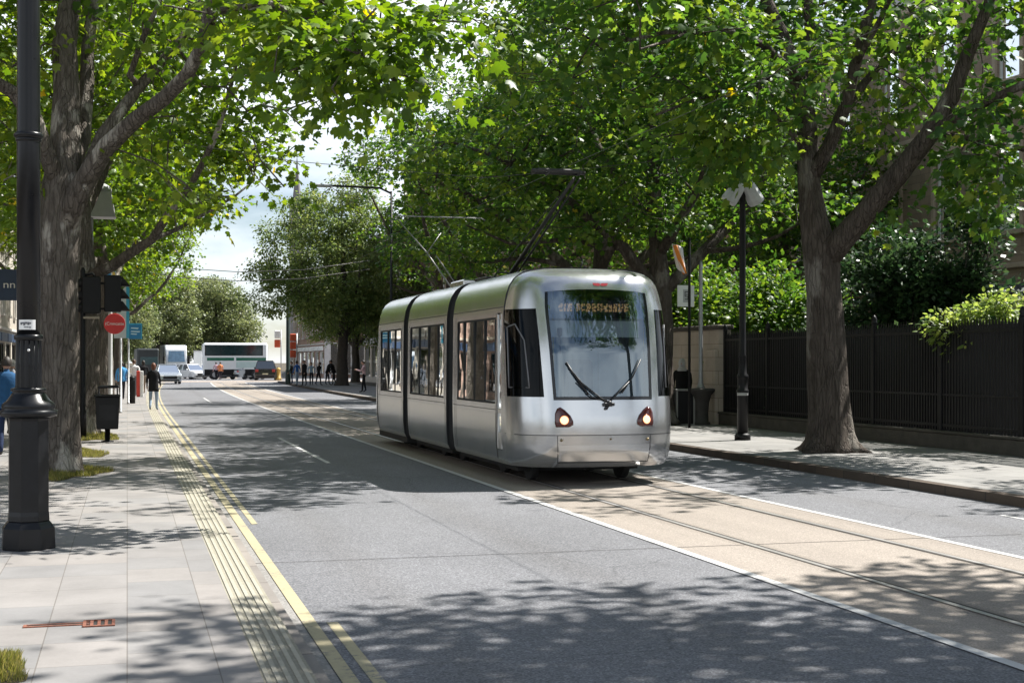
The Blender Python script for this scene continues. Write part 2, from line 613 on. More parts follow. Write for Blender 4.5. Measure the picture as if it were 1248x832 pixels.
# ------------------------------------------------------------------ shared materials
m_black = mat('black_gloss_paint', (0.007, 0.0075, 0.009), 0.3, var=0.35, scale=6, bump=0.03, bscale=60, spec=0.3)
m_black_matt = mat('black_iron', (0.008, 0.008, 0.009), 0.5, var=0.3, scale=5, bump=0.06, bscale=90, spec=0.25)
m_dark = mat('dark_rubber', (0.018, 0.018, 0.02), 0.75, var=0.3, bump=0.1)
m_silver = mat('silver_tram_paint', (0.56, 0.57, 0.58), 0.23, 0.88, var=0.07, scale=2.5, bump=0.015, bscale=6)
m_silver2 = mat('silver_lower_panels', (0.5, 0.505, 0.51), 0.19, 0.8, var=0.14, scale=2.0, bump=0.02, bscale=5)
m_grey = mat('grey_galvanised', (0.36, 0.37, 0.38), 0.45, 0.5, var=0.15, scale=9)
m_lightgrey = mat('pale_grey_paint', (0.33, 0.335, 0.33), 0.45, 0.0, var=0.1, scale=4)
m_white = mat('white_paint', (0.78, 0.78, 0.76), 0.4, var=0.06, scale=4)
m_red = mat('red_sign_paint', (0.55, 0.03, 0.03), 0.4, var=0.1)
m_blue = mat('blue_sign_paint', (0.02, 0.2, 0.42), 0.4, var=0.1)
m_cyan = mat('pale_blue_sign_paint', (0.05, 0.4, 0.62), 0.4, var=0.1)
m_navy = mat('navy_sign_paint', (0.02, 0.045, 0.1), 0.45, var=0.12)
m_glass_dark = glass('tram_side_glass', (0.28, 0.3, 0.3), 0.42)
m_glass_front = glass('tram_windshield_glass', (0.6, 0.68, 0.72), 0.165, gcol=(0.85, 0.95, 1.0))
m_glass_win = glass('building_glass', (0.12, 0.13, 0.14), 0.25)
m_glass_car = glass('car_glass', (0.12, 0.14, 0.14), 0.2)
# ================================================================== SKY, SUN, CAMERA
SUN_EL, SUN_DIR = R(55), Vector((-0.96, -0.28, 0)).normalized()     # SUN_DIR: the way the light travels over the ground
w = bpy.data.worlds.new('World'); sc.world = w; w.use_nodes = True
nt = w.node_tree
bg = nt.nodes['Background']
sky = nt.nodes.new('ShaderNodeTexSky'); sky.sky_type = 'NISHITA'; sky.sun_disc = False
sky.sun_elevation = SUN_EL
sky.sun_rotation = math.atan2(-SUN_DIR.x, -SUN_DIR.y)
sky.air_density = 1.0; sky.dust_density = 0.4; sky.ozone_density = 1.5
tc = nt.nodes.new('ShaderNodeTexCoord')
mp = nt.nodes.new('ShaderNodeMapping'); mp.inputs['Scale'].default_value = (1.0, 1.0, 2.6)
nt.links.new(tc.outputs['Generated'], mp.inputs['Vector'])
cn = nt.nodes.new('ShaderNodeTexNoise'); cn.inputs['Scale'].default_value = 2.3; cn.inputs['Detail'].default_value = 9
cn.inputs['Roughness'].default_value = 0.58
nt.links.new(mp.outputs[0], cn.inputs['Vector'])
cr = ramp(nt, cn.outputs['Fac'], [(0.36, (0, 0, 0)), (0.56, (1, 1, 1))])
cm = nt.nodes.new('ShaderNodeMix'); cm.data_type = 'RGBA'
sx_ = nt.nodes.new('ShaderNodeSeparateXYZ'); nt.links.new(tc.outputs['Generated'], sx_.inputs[0])
mr_ = nt.nodes.new('ShaderNodeMapRange'); mr_.interpolation_type = 'SMOOTHSTEP'
mr_.inputs['From Min'].default_value = 0.22; mr_.inputs['From Max'].default_value = 0.62
mr_.inputs['To Min'].default_value = 1.0; mr_.inputs['To Max'].default_value = 0.22
nt.links.new(sx_.outputs['Z'], mr_.inputs['Value'])
ml_ = nt.nodes.new('ShaderNodeMath'); ml_.operation = 'MULTIPLY'
nt.links.new(cr.outputs['Color'], ml_.inputs[0]); nt.links.new(mr_.outputs['Result'], ml_.inputs[1])
nt.links.new(ml_.outputs[0], cm.inputs['Factor'])
nt.links.new(sky.outputs['Color'], cm.inputs[6])
cm.inputs[7].default_value = (12.5, 13.2, 14.0, 1)
nt.links.new(cm.outputs[2], bg.inputs['Color'])
bg.inputs['Strength'].default_value = 0.05
sun = bpy.data.lights.new('sun', 'SUN'); sun.energy = 5.0; sun.angle = R(0.5); sun.color = (1.0, 0.965, 0.91)
so = bpy.data.objects.new('sun', sun); COL.objects.link(so)
so.rotation_euler = Vector((SUN_DIR.x * math.cos(SUN_EL), SUN_DIR.y * math.cos(SUN_EL), -math.sin(SUN_EL))).to_track_quat('-Z', 'Y').to_euler()
cam = bpy.data.cameras.new('camera'); co = bpy.data.objects.new('camera', cam); COL.objects.link(co)
cam.sensor_width = 36; cam.lens = 36 * F / 1248; cam.shift_y = 24 / 1248; cam.clip_end = 3000; cam.clip_start = 0.1
co.location = (0, 0, CAMH); co.rotation_euler = (R(90), 0, -TH)
sc.camera = co
sc.view_settings.view_transform = 'Standard'; sc.view_settings.look = 'None'
sc.view_settings.exposure = 1.15; sc.view_settings.gamma = 1; sc.view_settings.use_curve_mapping = False
sc.cycles.max_bounces = 8; sc.cycles.transparent_max_bounces = 24
sc.cycles.diffuse_bounces = 3; sc.cycles.glossy_bounces = 3; sc.cycles.transmission_bounces = 4
sc.cycles.sample_clamp_indirect = 6.0
sc.cycles.use_denoising = True

# ================================================================== GROUND, ROAD, PAVEMENTS
m_asphalt = aggregate_mat('asphalt', (0.166, 0.168, 0.178), 0.4, 80.0, 0.24, 0.8, 0.5, bands=(1.95, 3.75, 9.0), bandw=0.35, bandk=0.92, stains=0.08)
m_track = aggregate_mat('track_concrete', (0.30, 0.262, 0.225), 0.22, 90.0, 0.3, 0.85, 0.3, crack=False, streak=(1.6, 0.12, 1), bands=(5.88, 7.31), bandw=0.16, bandk=0.68, stains=0.05)
m_earth = aggregate_mat('earth', (0.09, 0.075, 0.05), 0.3, 30.0, 0.3, 0.95, 0.4, crack=False)
m_slab = brick_mat('paving_slabs', (0.29, 0.27, 0.253), (0.232, 0.228, 0.225), (0.165, 0.152, 0.138), 0.68, 0.49, 0.004, 0.85, 0.22, 'XY', R(90), 0.16, 0.37, 0.3, 0.3, 3, gum=0.16)
m_slab_right = brick_mat('paving_slabs_right', (0.30, 0.29, 0.275), (0.25, 0.245, 0.235), (0.12, 0.115, 0.105), 0.9, 0.62, 0.008, 0.85, 0.3, 'XY', R(90), 0.2, 0.5, 0.3, 0.3)
m_kerb = brick_mat('kerb_stone', (0.30, 0.27, 0.24), (0.24, 0.22, 0.2), (0.12, 0.1, 0.09), 0.3, 0.92, 0.01, 0.85, 0.3, 'XY', 0, 0.25, 0.0)
m_kerb_brown = brick_mat('brown_kerb_stone', (0.12, 0.09, 0.065), (0.09, 0.07, 0.055), (0.05, 0.045, 0.04), 0.3, 0.92, 0.012, 0.9, 0.4, 'XY', 0, 0.3, 0.0, stain=0.4)
m_plaza = brick_mat('junction_setts', (0.42, 0.36, 0.30), (0.37, 0.32, 0.28), (0.2, 0.18, 0.16), 0.3, 0.2, 0.01)
m_lwhite = paint_line_mat('white_line_paint', (0.5, 0.497, 0.485), 0.85, (0.14, 0.14, 0.145))
m_lyellow = paint_line_mat('yellow_line_paint', (0.4, 0.35, 0.215), 0.95, (0.14, 0.14, 0.14))

def strip(name, x0, x1, y0, y1, z, m, dy=2.0, zb=None, straight=False):
    """a sheet that follows the road; with zb it also has side faces down to zb"""
    n = max(2, int((y1 - y0) / dy) + 1)
    ys = [y0 + (y1 - y0) * i / (n - 1) for i in range(n)]
    b = MB()
    B = (lambda y: 0.0) if straight else bend
    if zb is None:
        b.grid(lambda i, j: ((x0, x1)[i] + B(ys[j]), ys[j], z), 2, n, smooth=False)
    else:
        pr = [(x0, zb), (x0, z), (x1, z), (x1, zb)]
        b.grid(lambda i, j: (pr[i][0] + B(ys[j]), ys[j], pr[i][1]), 4, n, smooth=False, flip=True)
        for e in (0, n - 1):
            b.add([(p[0] + B(ys[e]), ys[e], p[1]) for p in pr], [(0, 1, 2, 3)])
    return struct(b.build(name, m))

g = MB(); g.add([(-900, -300, -0.02), (900, -300, -0.02), (900, 1400, -0.02), (-900, 1400, -0.02)], [(0, 1, 2, 3)])
struct(g.build('ground', m_earth))
PZ = 0.1
strip('road', 1.0, 10.65, -25, 230, 0.0, m_asphalt)
strip('tram_track_bed', 5.10, 7.95, -25, 230, 0.004, m_track)
strip('junction_paving', 0.9, 30, 122, 131, 0.012, m_plaza, 3, straight=True).location.x = 1.5
strip('cross_street', -60, 90, 131, 146, 0.006, m_asphalt, 5, straight=True)
strip('pavement', -7.0, 0.70, -25, 119, PZ, m_slab, 2, -0.05)
strip('pavement', 10.83, 15.35, -25, 119, PZ + 0.02, m_slab_right, 2, -0.05)
strip('kerb', 0.98, 1.06, -25, 119, PZ - 0.03, m_kerb, 2, -0.05)
strip('kerb', 10.62, 10.825, -25, 119, PZ + 0.025, m_kerb_brown, 2, -0.05)
strip('pavement', 9.0, 16.45, 147, 230, PZ, m_slab_right, 2, -0.05)
strip('pavement', -7, 0.9, 147, 230, PZ, m_slab, 2, -0.05)
# tactile strip: long cream ribs standing out of a tan slab
mt, ntt, bt = _new('tactile_slab')
t1 = ntt.nodes.new('ShaderNodeTexCoord'); n1 = N(ntt, 'ShaderNodeTexNoise', Scale=30.0, Detail=8, Roughness=0.75)
ntt.links.new(t1.outputs['Object'], n1.inputs['Vector'])
r1 = ramp(ntt, n1.outputs['Fac'], [(0.3, (0.2, 0.185, 0.14)), (0.7, (0.32, 0.3, 0.235))])
ntt.links.new(r1.outputs['Color'], bt.inputs['Base Color']); bt.inputs['Roughness'].default_value = 0.9
strip('tactile_strip', 0.70, 0.98, -25, 119, PZ - 0.002, mt, 2, -0.05)
m_rib = paint_line_mat('cream_rib', (0.37, 0.345, 0.275), 1.0, (0.28, 0.255, 0.2))
for k in range(5):
    xa = 0.715 + k * 0.054
    strip('tactile_rib', xa, xa + 0.026, -25, 119, PZ + 0.005, m_rib, 2, PZ - 0.004)
strip('gutter', 1.062, 1.155, -25, 119, 0.004, aggregate_mat('gutter_concrete', (0.26, 0.25, 0.235), 0.2, 60, 0.2, 0.85, 0.2, False))
# markings
strip('road_marking', 1.16, 1.255, -25, 119, 0.008, m_lyellow)
strip('road_marking', 1.325, 1.40, -25, 9.6, 0.004, m_lyellow)
strip('road_marking', 1.325, 1.39, 15.6, 119, 0.004, m_lyellow)
strip('road_marking', 5.015, 5.11, -25, 119, 0.008, m_lwhite)
strip('road_marking', 7.84, 7.93, -25, 119, 0.008, m_lwhite)
strip('road_marking', 3.39, 3.47, 24.6, 33.0, 0.004, m_lwhite)
strip('road_marking', 3.39, 3.47, 62, 70, 0.004, m_lwhite)
strip('road_marking', 9.82, 9.88, 11.0, 14.2, 0.004, m_lwhite)
# grooved rails: steel head and dark flangeway
m_rail = mat('rail_steel', (0.5, 0.48, 0.46), 0.4, 0.7, var=0.2, scale=3, stretch=(8, 0.3, 1))
m_groove = mat('rail_groove', (0.03, 0.026, 0.022), 0.8, var=0.3)
for xr in (5.88, 7.31):
    strip('rail', xr - 0.028, xr + 0.022, -25, 230, 0.011, m_rail, 2, -0.02)
    s_ = 1 if xr < 6.6 else -1
    a_, b_ = sorted((xr + s_ * 0.03, xr + s_ * 0.064))
    strip('rail_groove', a_, b_, -25, 230, 0.0085, m_groove)
    a_, b_ = sorted((xr - s_ * 0.03, xr - s_ * 0.04))
    strip('rail_groove', a_, b_, -25, 230, 0.0085, m_groove)
# transverse joint across road and track, as in the picture
jb = MB(); jb.box((5.0, 12.55, 0.0075), (7.9, 0.008, 0.0021)); struct(jb.build('road_joint', mat('joint_filler', (.09, .085, .08), .9)))

# manhole / drain slot in the pavement
p = gp(28, 764, PZ); q = gp(128, 768, PZ)
t = thing('drain_cover', 'rusty slot drain with small square grate set in the pavement', 'drain', (p.x, p.y, PZ))
m_rust = mat('rust', (0.2, 0.075, 0.045), 0.9, var=0.4, scale=25, bump=0.4)
L_ = q.x - p.x
b = MB()
b.box((L_ * 0.4, 0.045, 0.003), (L_ * 0.8, 0.02, 0.008)); b.box((L_ * 0.4, -0.02, 0.003), (L_ * 0.8, 0.02, 0.008))
b.box((0.01, 0.0125, 0.003), (0.02, 0.045, 0.008))
b.build('slot_frame', m_rust, t)
b = MB(); b.box((L_ * 0.4, 0.0125, 0.002), (L_ * 0.8 - 0.06, 0.044, 0.004)); b.build('slot', m_groove, t)
b = MB()
for dy in (-0.1, 0.1): b.box((L_ * 0.92, dy, 0.0045), (0.2, 0.022, 0.009))
for k in range(5): b.box((L_ * 0.92 - 0.09 + k * 0.045, 0, 0.0045), (0.02, 0.178, 0.009))
b.build('grate', m_rust, t)
b = MB(); b.box((L_ * 0.92, 0, 0.0015), (0.17, 0.178, 0.003)); b.build('sump', m_groove, t)

# ================================================================== LEAVES AND TREES
def leaf_template(kind):
    if kind == 'plane':
        h = [(0.0, 0.0), (0.26, -0.06), (0.52, 0.2), (0.34, 0.36), (0.46, 0.7), (0.17, 0.66)]
        out = h + [(0.0, 1.0)] + [(-x, y) for x, y in h[:0:-1]]
        vs = [(0, 0.38, 0.06)] + [(x, y, -0.22 * abs(x) - 0.12 * y * y + 0.05) for x, y in out]
        n = len(out)
        fs = [(0, 1 + i, 1 + (i + 1) % n) for i in range(n)]
    elif kind == 'oval':
        vs = [(0, 0, 0), (0.3, 0.3, -0.05), (0.27, 0.68, -0.1), (0, 1, -0.14), (-0.27, 0.68, -0.1), (-0.3, 0.3, -0.05)]
        vs += [(0, 0.5, 0.03)]
        fs = [(6, 0, 1), (6, 1, 2), (6, 2, 3), (6, 3, 4), (6, 4, 5), (6, 5, 0)]
    elif kind == 'blade':
        vs = [(-0.05, 0, 0), (0.05, 0, 0), (0.03, 0.6, 0.04), (-0.03, 0.6, 0.04), (0, 1, 0.16)]
        fs = [(0, 1, 2), (0, 2, 3), (3, 2, 4)]
    else:
        vs = [(0, 0, 0), (0.36, 0.45, -0.06), (0, 1, -0.1), (-0.36, 0.45, -0.06)]
        fs = [(0, 1, 2), (0, 2, 3)]
    return np.array(vs, dtype=np.float64), np.array(fs, dtype=np.int64)

def leaves_mesh(name, P, A, Nn, S, tint, kind, m):
    """P positions, A axis dirs, Nn normals, S sizes -> one leaf mesh"""
    T, Fc = leaf_template(kind)
    A = A / np.linalg.norm(A, axis=1, keepdims=True)
    Nn = Nn - A * np.sum(A * Nn, axis=1, keepdims=True)
    Nn = Nn / (np.linalg.norm(Nn, axis=1, keepdims=True) + 1e-9)
    X = np.cross(A, Nn)
    k, nvt = len(P), len(T)
    V = (P[:, None, :] + S[:, None, None] * (T[None, :, 0, None] * X[:, None, :] + T[None, :, 1, None] * A[:, None, :] + T[None, :, 2, None] * Nn[:, None, :]))
    V = V.reshape(-1, 3)
    Fi = (Fc[None] + (np.arange(k) * nvt)[:, None, None]).reshape(-1, 3)
    me = bpy.data.meshes.new(name)
    me.vertices.add(len(V)); me.vertices.foreach_set('co', V.ravel().astype(np.float32))
    nf = len(Fi)
    me.loops.add(nf * 3); me.loops.foreach_set('vertex_index', Fi.ravel().astype(np.int32))
    me.polygons.add(nf)
    me.polygons.foreach_set('loop_start', (np.arange(nf) * 3).astype(np.int32))
    at_ = me.attributes.new('tint', 'FLOAT', 'POINT')
    at_.data.foreach_set('value', np.repeat(tint, nvt).astype(np.float32))
    me.materials.append(m)
    me.update(calc_edges=True)
    return me

def rnd_unit(rg, n):
    v = rg.normal(size=(n, 3))
    return v / np.linalg.norm(v, axis=1, keepdims=True)

def spray_leaves(rg, C, D_, n_per, spread, size, droop=0.35, flat=0.6, zdark=None):
    """leaf positions around twig ends C whose twigs point along D_"""
    k = len(C)
    n = k * n_per
    cen = np.repeat(C, n_per, axis=0); dr = np.repeat(D_, n_per, axis=0)
    off = rg.normal(size=(n, 3)) * spread * np.array([1, 1, flat]) * 0.62
    along = rg.uniform(-0.9, 0.5, size=(n, 1)) * spread
    P = cen + off + dr * along
    A = off / (np.linalg.norm(off, axis=1, keepdims=True) + 1e-6) * 0.9 + dr * 0.5 + rnd_unit(rg, n) * 0.55
    A[:, 2] -= droop
    Nn = np.tile(np.array([[0, 0, 1.0]]), (n, 1)) + rnd_unit(rg, n) * 0.75
    S = size * rg.uniform(0.6, 1.2, size=n)
    return P, A, Nn, S

def grow(limbs, attr, rg, step=0.55, tip=0.012, pexp=2.25):
    """limbs: list of polylines [(Vector, r)...] whose first point lies on an earlier limb; attr: twig-end targets."""
    pos, par, rmin = [], [], []
    for li, limb in enumerate(limbs):
        prev = -1
        for i, (p, r) in enumerate(limb):
            p = np.array(p)
            if i == 0 and li > 0:
                d = np.linalg.norm(np.array(pos) - p, axis=1)
                prev = int(np.argmin(d)); continue
            if prev >= 0:
                a = pos[prev]; L = np.linalg.norm(p - a); ns = max(1, int(L / step))
                r0 = min(rmin[prev], limb[0][1] if i == 1 and li > 0 else rmin[prev])
                for k in range(1, ns + 1):
                    f = k / ns
                    wob = rg.normal(size=3) * 0.03 * (0 if k == ns else 1)
                    pos.append(a + (p - a) * f + wob); par.append(prev if k == 1 else len(pos) - 2)
                    rmin.append(r0 + (r - r0) * f)
                prev = len(pos) - 1
            else:
                pos.append(p); par.append(-1); rmin.append(r); prev = 0
    nl = len(pos)
    # the trunk below the lowest fork takes no twigs
    P0 = np.array(pos)
    d0 = np.array([np.min(np.linalg.norm(P0 - a, axis=1)) for a in attr])
    order = np.argsort(d0)
    cap = nl + int(len(attr) * 14) + 100
    PA = np.zeros((cap, 3)); PA[:nl] = P0
    n = nl
    plen = np.zeros(cap)
    ok = np.zeros(cap, bool)
    ok[:nl] = np.array([z > FORK[0] for z in P0[:, 2]])
    par = par + [0] * (cap - nl)
    ends, dirs = [], []
    for ai in order:
        a = attr[ai]
        d = np.linalg.norm(PA[:n] - a, axis=1) + 0.12 * plen[:n]
        d[~ok[:n]] += 50
        j = int(np.argmin(d))
        s0 = PA[j].copy()
        L = np.linalg.norm(a - s0)
        ns = max(1, min(13, int(round(L / step))))
        bow = np.array([0, 0, 0.10 * L]) * rg.uniform(-0.6, 1.3) + rg.normal(size=3) * 0.06 * L
        prev = j
        for k in range(1, ns + 1):
            f = k / ns
            q = s0 + (a - s0) * f + bow * (4 * f * (1 - f)) + rg.normal(size=3) * 0.035 * (0 if k == ns else 1)
            PA[n] = q; par[n] = prev; ok[n] = True
            plen[n] = plen[prev] + L / ns
            prev = n; n += 1
        ends.append(a); e = PA[prev] - PA[par[prev]]
        dirs.append(e / (np.linalg.norm(e) + 1e-6))
    PA = PA[:n]; par = par[:n]
    ch = [[] for _ in range(n)]
    for i in range(n):
        if par[i] >= 0: ch[par[i]].append(i)
    rad = np.zeros(n)
    # children always come after parents
    acc = np.zeros(n)
    for i in range(n - 1, -1, -1):
        rad[i] = tip if not ch[i] else acc[i] ** (1 / pexp)
        if i < nl: rad[i] = rmin[i]
        if par[i] >= 0: acc[par[i]] += rad[i] ** pexp
    for i in range(nl, n):
        p_ = par[i]
        rad[i] = min(rad[i], rad[p_] * 0.92 if p_ < nl else rad[p_])
    return PA, par, ch, rad, np.array(ends), np.array(dirs)

FORK = [0.0]

def wood_mesh(PA, par, ch, rad, flare, seed, rmin_draw=0.006):
    b = MB()
    n = len(PA)
    starts = [0]
    while starts:
        s = starts.pop()
        chain = [s]
        while ch[chain[-1]]:
            cs = sorted(ch[chain[-1]], key=lambda i: -rad[i])
            for o in cs[1:]: starts.append(('b', chain[-1], o)) if False else starts_append(starts, chain[-1], o)
            chain.append(cs[0])
        pre = BR.pop(s, None)
        pts = [Vector(PA[i]) for i in chain]; rs = [rad[i] for i in chain]
        if pre is not None:
            pts = [Vector(PA[pre])] + pts
            rs = [min(rad[pre] * 0.85, rs[0] * 1.25)] + rs
        if len(pts) < 2 or rs[0] < rmin_draw: continue
        rmax = max(rs)
        ns = 20 if rmax > 0.25 else 12 if rmax > 0.09 else 7 if rmax > 0.035 else 4
        if s == 0 and flare:
            z0 = pts[0].z
            # finer rings at the foot, with buttress roots
            q, qr = [], []
            for k in range(len(pts) - 1):
                m_ = 7 if k < 4 else 4
                for e in range(m_):
                    f = e / m_
                    q.append(pts[k].lerp(pts[k + 1], f)); qr.append(rs[k] + (rs[k + 1] - rs[k]) * f)
            q.append(pts[-1]); qr.append(rs[-1])
            def rf(p, an, i):
                h = p.z - z0
                fl = 1 + flare * (0.35 * math.exp(-h / 0.5) + math.exp(-h / 0.16) * (0.35 + 0.55 * math.sin(an * 4 + seed + h) + 0.45 * math.sin(an * 7 + seed * 2)))
                return fl * (1 + 0.11 * noise.noise((p.x * 1.0 + math.cos(an) * 1.4 + seed, p.y + math.sin(an) * 1.4, p.z * 0.8)) + 0.035 * math.sin(an * 5 + p.z * 0.4 + seed) + 0.05 * noise.noise((math.cos(an) * 4.5, math.sin(an) * 4.5 + seed, p.z * 0.9)) + 0.022 * noise.noise((math.cos(an) * 11, math.sin(an) * 11 + seed, p.z * 2.0)))
            b.tube(q, qr, 60, 0, True, True, None, rf)
        elif rmax > 0.06:
            b.tube(pts, rs, ns, 0, True, True, None, lambda p, an, i: 1 + 0.12 * noise.noise((p.x * 1.5 + math.cos(an), p.y * 1.5 + math.sin(an), p.z * 1.2)))
        else:
            b.tube(pts, rs, ns, 0, True, False)
    return b

BR = {}
def starts_append(st, p, o):
    BR[o] = p; st.append(o)

def crown_points(rg, lobes, n, gap=0.0, gscale=0.35, zmin=None, seed=0, shell=0.42, reject=None):
    vol = np.array([l[3] * l[4] * l[5] for l in lobes]); pr = vol / vol.sum()
    out = []
    tries = 0
    while len(out) < n and tries < n * 30:
        tries += 1
        l = lobes[rg.choice(len(lobes), p=pr)]
        d = rg.normal(size=3); d /= np.linalg.norm(d)
        r = rg.uniform() ** shell
        p = np.array(l[:3]) + d * r * np.array(l[3:6])
        if zmin is not None and p[2] < zmin(p): continue
        if gap and noise.noise((p[0] * gscale + seed, p[1] * gscale, p[2] * gscale * 1.2)) < gap - 0.5 + 0.0: continue
        if reject and reject(p): continue
        out.append(p)
    return np.array(out)

def make_tree(name, label, group, base, limbs, lobes, n_attr, n_leaf, size, spread, kind, mb, ml, seed, gap=0.38, zmin=None, flare=0.9, fork=3.0, cat='tree', reject=None, shell=0.42, gscale=0.35, droop=0.35, flat=0.6, extra=None, tip=0.012):
    rg = np.random.default_rng(seed)
    base = Vector(base)
    attr = crown_points(rg, lobes, n_attr, gap, gscale, zmin, seed * 3.7, shell, reject)
    if extra is not None: attr = np.vstack([attr, extra])
    FORK[0] = fork
    PA, par, ch, rad, ends, dirs = grow(limbs, attr, rg, tip=tip)
    PA = PA - np.array(base); ends = ends - np.array(base)
    root = thing(name, label, cat, base, 0, group)
    BR.clear()
    wm = wood_mesh(PA, par, ch, rad, flare, seed)
    wm.build('trunk', mb, root, fix=False)
    P, A, Nn, S = spray_leaves(rg, ends, dirs, n_leaf, spread, size, droop, flat)
    n = len(P)
    cl = np.repeat(rg.normal(size=len(ends)) * 0.13, n_leaf)
    big = np.array([noise.noise((p[0] * 0.3, p[1] * 0.3, p[2] * 0.4 + seed)) for p in ends])
    tint = np.clip(0.42 + cl + np.repeat(big, n_leaf) * 0.3 + rg.normal(size=n) * 0.16, 0, 0.9)
    yel = rg.uniform(size=n) < 0.012
    tint[yel] = rg.uniform(0.9, 1.0, size=yel.sum())
    me = leaves_mesh('crown', P, A, Nn, S, tint, kind, ml)
    o = bpy.data.objects.new('crown', me); COL.objects.link(o); o.parent = root
    return root

def pix_limb(D0, pts):
    return [(at(u, v, D0 + dd), r) for (u, v, dd, r) in pts]
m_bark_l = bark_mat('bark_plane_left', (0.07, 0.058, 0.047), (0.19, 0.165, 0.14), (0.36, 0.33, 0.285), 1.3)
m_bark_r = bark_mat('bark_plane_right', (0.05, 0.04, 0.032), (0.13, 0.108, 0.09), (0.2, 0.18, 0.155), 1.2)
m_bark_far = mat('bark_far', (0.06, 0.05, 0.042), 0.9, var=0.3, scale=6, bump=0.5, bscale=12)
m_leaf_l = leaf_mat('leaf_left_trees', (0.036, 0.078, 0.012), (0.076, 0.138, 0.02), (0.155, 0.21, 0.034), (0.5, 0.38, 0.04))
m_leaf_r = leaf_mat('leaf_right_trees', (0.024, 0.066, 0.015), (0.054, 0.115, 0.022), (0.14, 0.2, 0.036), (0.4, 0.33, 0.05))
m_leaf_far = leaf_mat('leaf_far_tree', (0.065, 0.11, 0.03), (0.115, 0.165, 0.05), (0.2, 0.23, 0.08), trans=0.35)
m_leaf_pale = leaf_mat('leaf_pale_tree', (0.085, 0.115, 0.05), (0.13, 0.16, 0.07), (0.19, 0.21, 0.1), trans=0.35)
m_leaf_dark = leaf_mat('leaf_evergreen', (0.014, 0.034, 0.016), (0.028, 0.06, 0.024), (0.06, 0.1, 0.04), trans=0.25)
m_leaf_bush = leaf_mat('leaf_pale_bush', (0.07, 0.12, 0.03), (0.13, 0.19, 0.05), (0.24, 0.28, 0.09), trans=0.45)
GL, GR = 'street trees in the left pavement', 'street trees along the right pavement'

def pix(p):
    D = ST * p[0] + CT * p[1]
    return CX + F * (CT * p[0] - ST * p[1]) / D, HZ - (p[2] - CAMH) * F / D, D
def hides_lamp(p):
    u, v, D = pix(p)
    return 88 < u < 172 and 195 < v < 330 and D < 33.5
# ---- left near tree
b1 = gp(71, 578, PZ); D1 = F * (CAMH - PZ) / (578 - HZ)
limbs = [
    pix_limb(D1, [(71, 578, 0, .31), (70, 480, 0, .295), (71, 380, 0, .285), (73, 290, 0, .29), (75, 230, 0, .27), (80, 180, 0.1, .22), (82, 110, .3, .19), (85, 0, .5, .16), (90, -140, .8, .1), (95, -330, 1, .04)]),
    pix_limb(D1, [(84, 270, 0, .2), (100, 225, -.2, .17), (130, 178, -.5, .14), (165, 146, -.8, .12), (200, 120, -1.1, .11), (228, 92, -1.4, .10), (247, 55, -1.7, .09), (258, 0, -2, .09), (280, -60, -2.4, .06), (330, -130, -3, .03)]),
    pix_limb(D1, [(108, 215, -.2, .15), (125, 165, .2, .1), (170, 106, .5, .085), (215, 55, .8, .07), (240, 15, 1, .055), (270, -60, 1.5, .03)]),
    pix_limb(D1, [(80, 215, 0, .16), (100, 170, .5, .13), (106, 100, .9, .11), (112, 20, 1.2, .09), (122, -120, 1.6, .04)]),
    pix_limb(D1, [(78, 240, 0, .16), (58, 190, -.3, .13), (42, 145, -.5, .115), (15, 112, -.8, .10), (-40, 80, -1.2, .07), (-110, 20, -2, .03)]),
    pix_limb(D1, [(150, 130, .4, .06), (158, 92, .3, .05), (175, 45, 0, .045), (200, -10, -.4, .03), (235, -80, -.8, .02)]),
    pix_limb(D1, [(247, 55, -1.7, .07), (262, 15, -2.6, .055), (330, 5, -4.2, .04), (410, 40, -5.4, .028), (470, 85, -6.3, .018)]),
]
lobes = [(-0.2, 22.5, 10.5, 5.2, 5.0, 4.6), (2.0, 20.0, 8.6, 3.2, 3.6, 2.3), (-3.2, 22.5, 8.6, 3.2, 4.0, 3.0)]
ex = []
rg = np.random.default_rng(5)
for (u, v, D, s, k) in ((450, 70, 15.2, .55, 14), (400, 30, 16, .6, 14), (500, 30, 15.2, .5, 9), (420, 115, 15.2, .35, 5), (350, 40, 16.5, .6, 14), (395, 95, 15.6, .3, 5), (560, 25, 15.0, .3, 3), (300, 20, 17.5, .6, 12)):
    c = np.array(at(u, v, D))
    for q in range(k): ex.append(c + rg.normal(size=3) * s * np.array([.8, .8, .4]))
for (u, v, s, k) in ((215, 235, .5, 5), (210, 60, .9, 10), (320, 130, .8, 8), (240, 190, .8, 6), (20, 60, .8, 14), (15, 170, .6, 10), (40, 20, .8, 10), (150, 30, .8, 8), (5, 260, .4, 7)):
    c = np.array(at(u, v, D1 + .8))
    for q in range(k): ex.append(c + rg.normal(size=3) * s * np.array([.8, .9, .5]))
make_tree('plane_tree', 'nearest left plane tree, thick trunk just behind the tall black lamp column', GL, b1, limbs, lobes, 400, 30, 0.15, 0.45, 'plane', m_bark_l, m_leaf_l, 11, gap=0.42,
          zmin=lambda p: 5.9 if p[0] < 3 else 5.2, flare=0.35, fork=4.3, extra=np.array(ex), reject=hides_lamp)
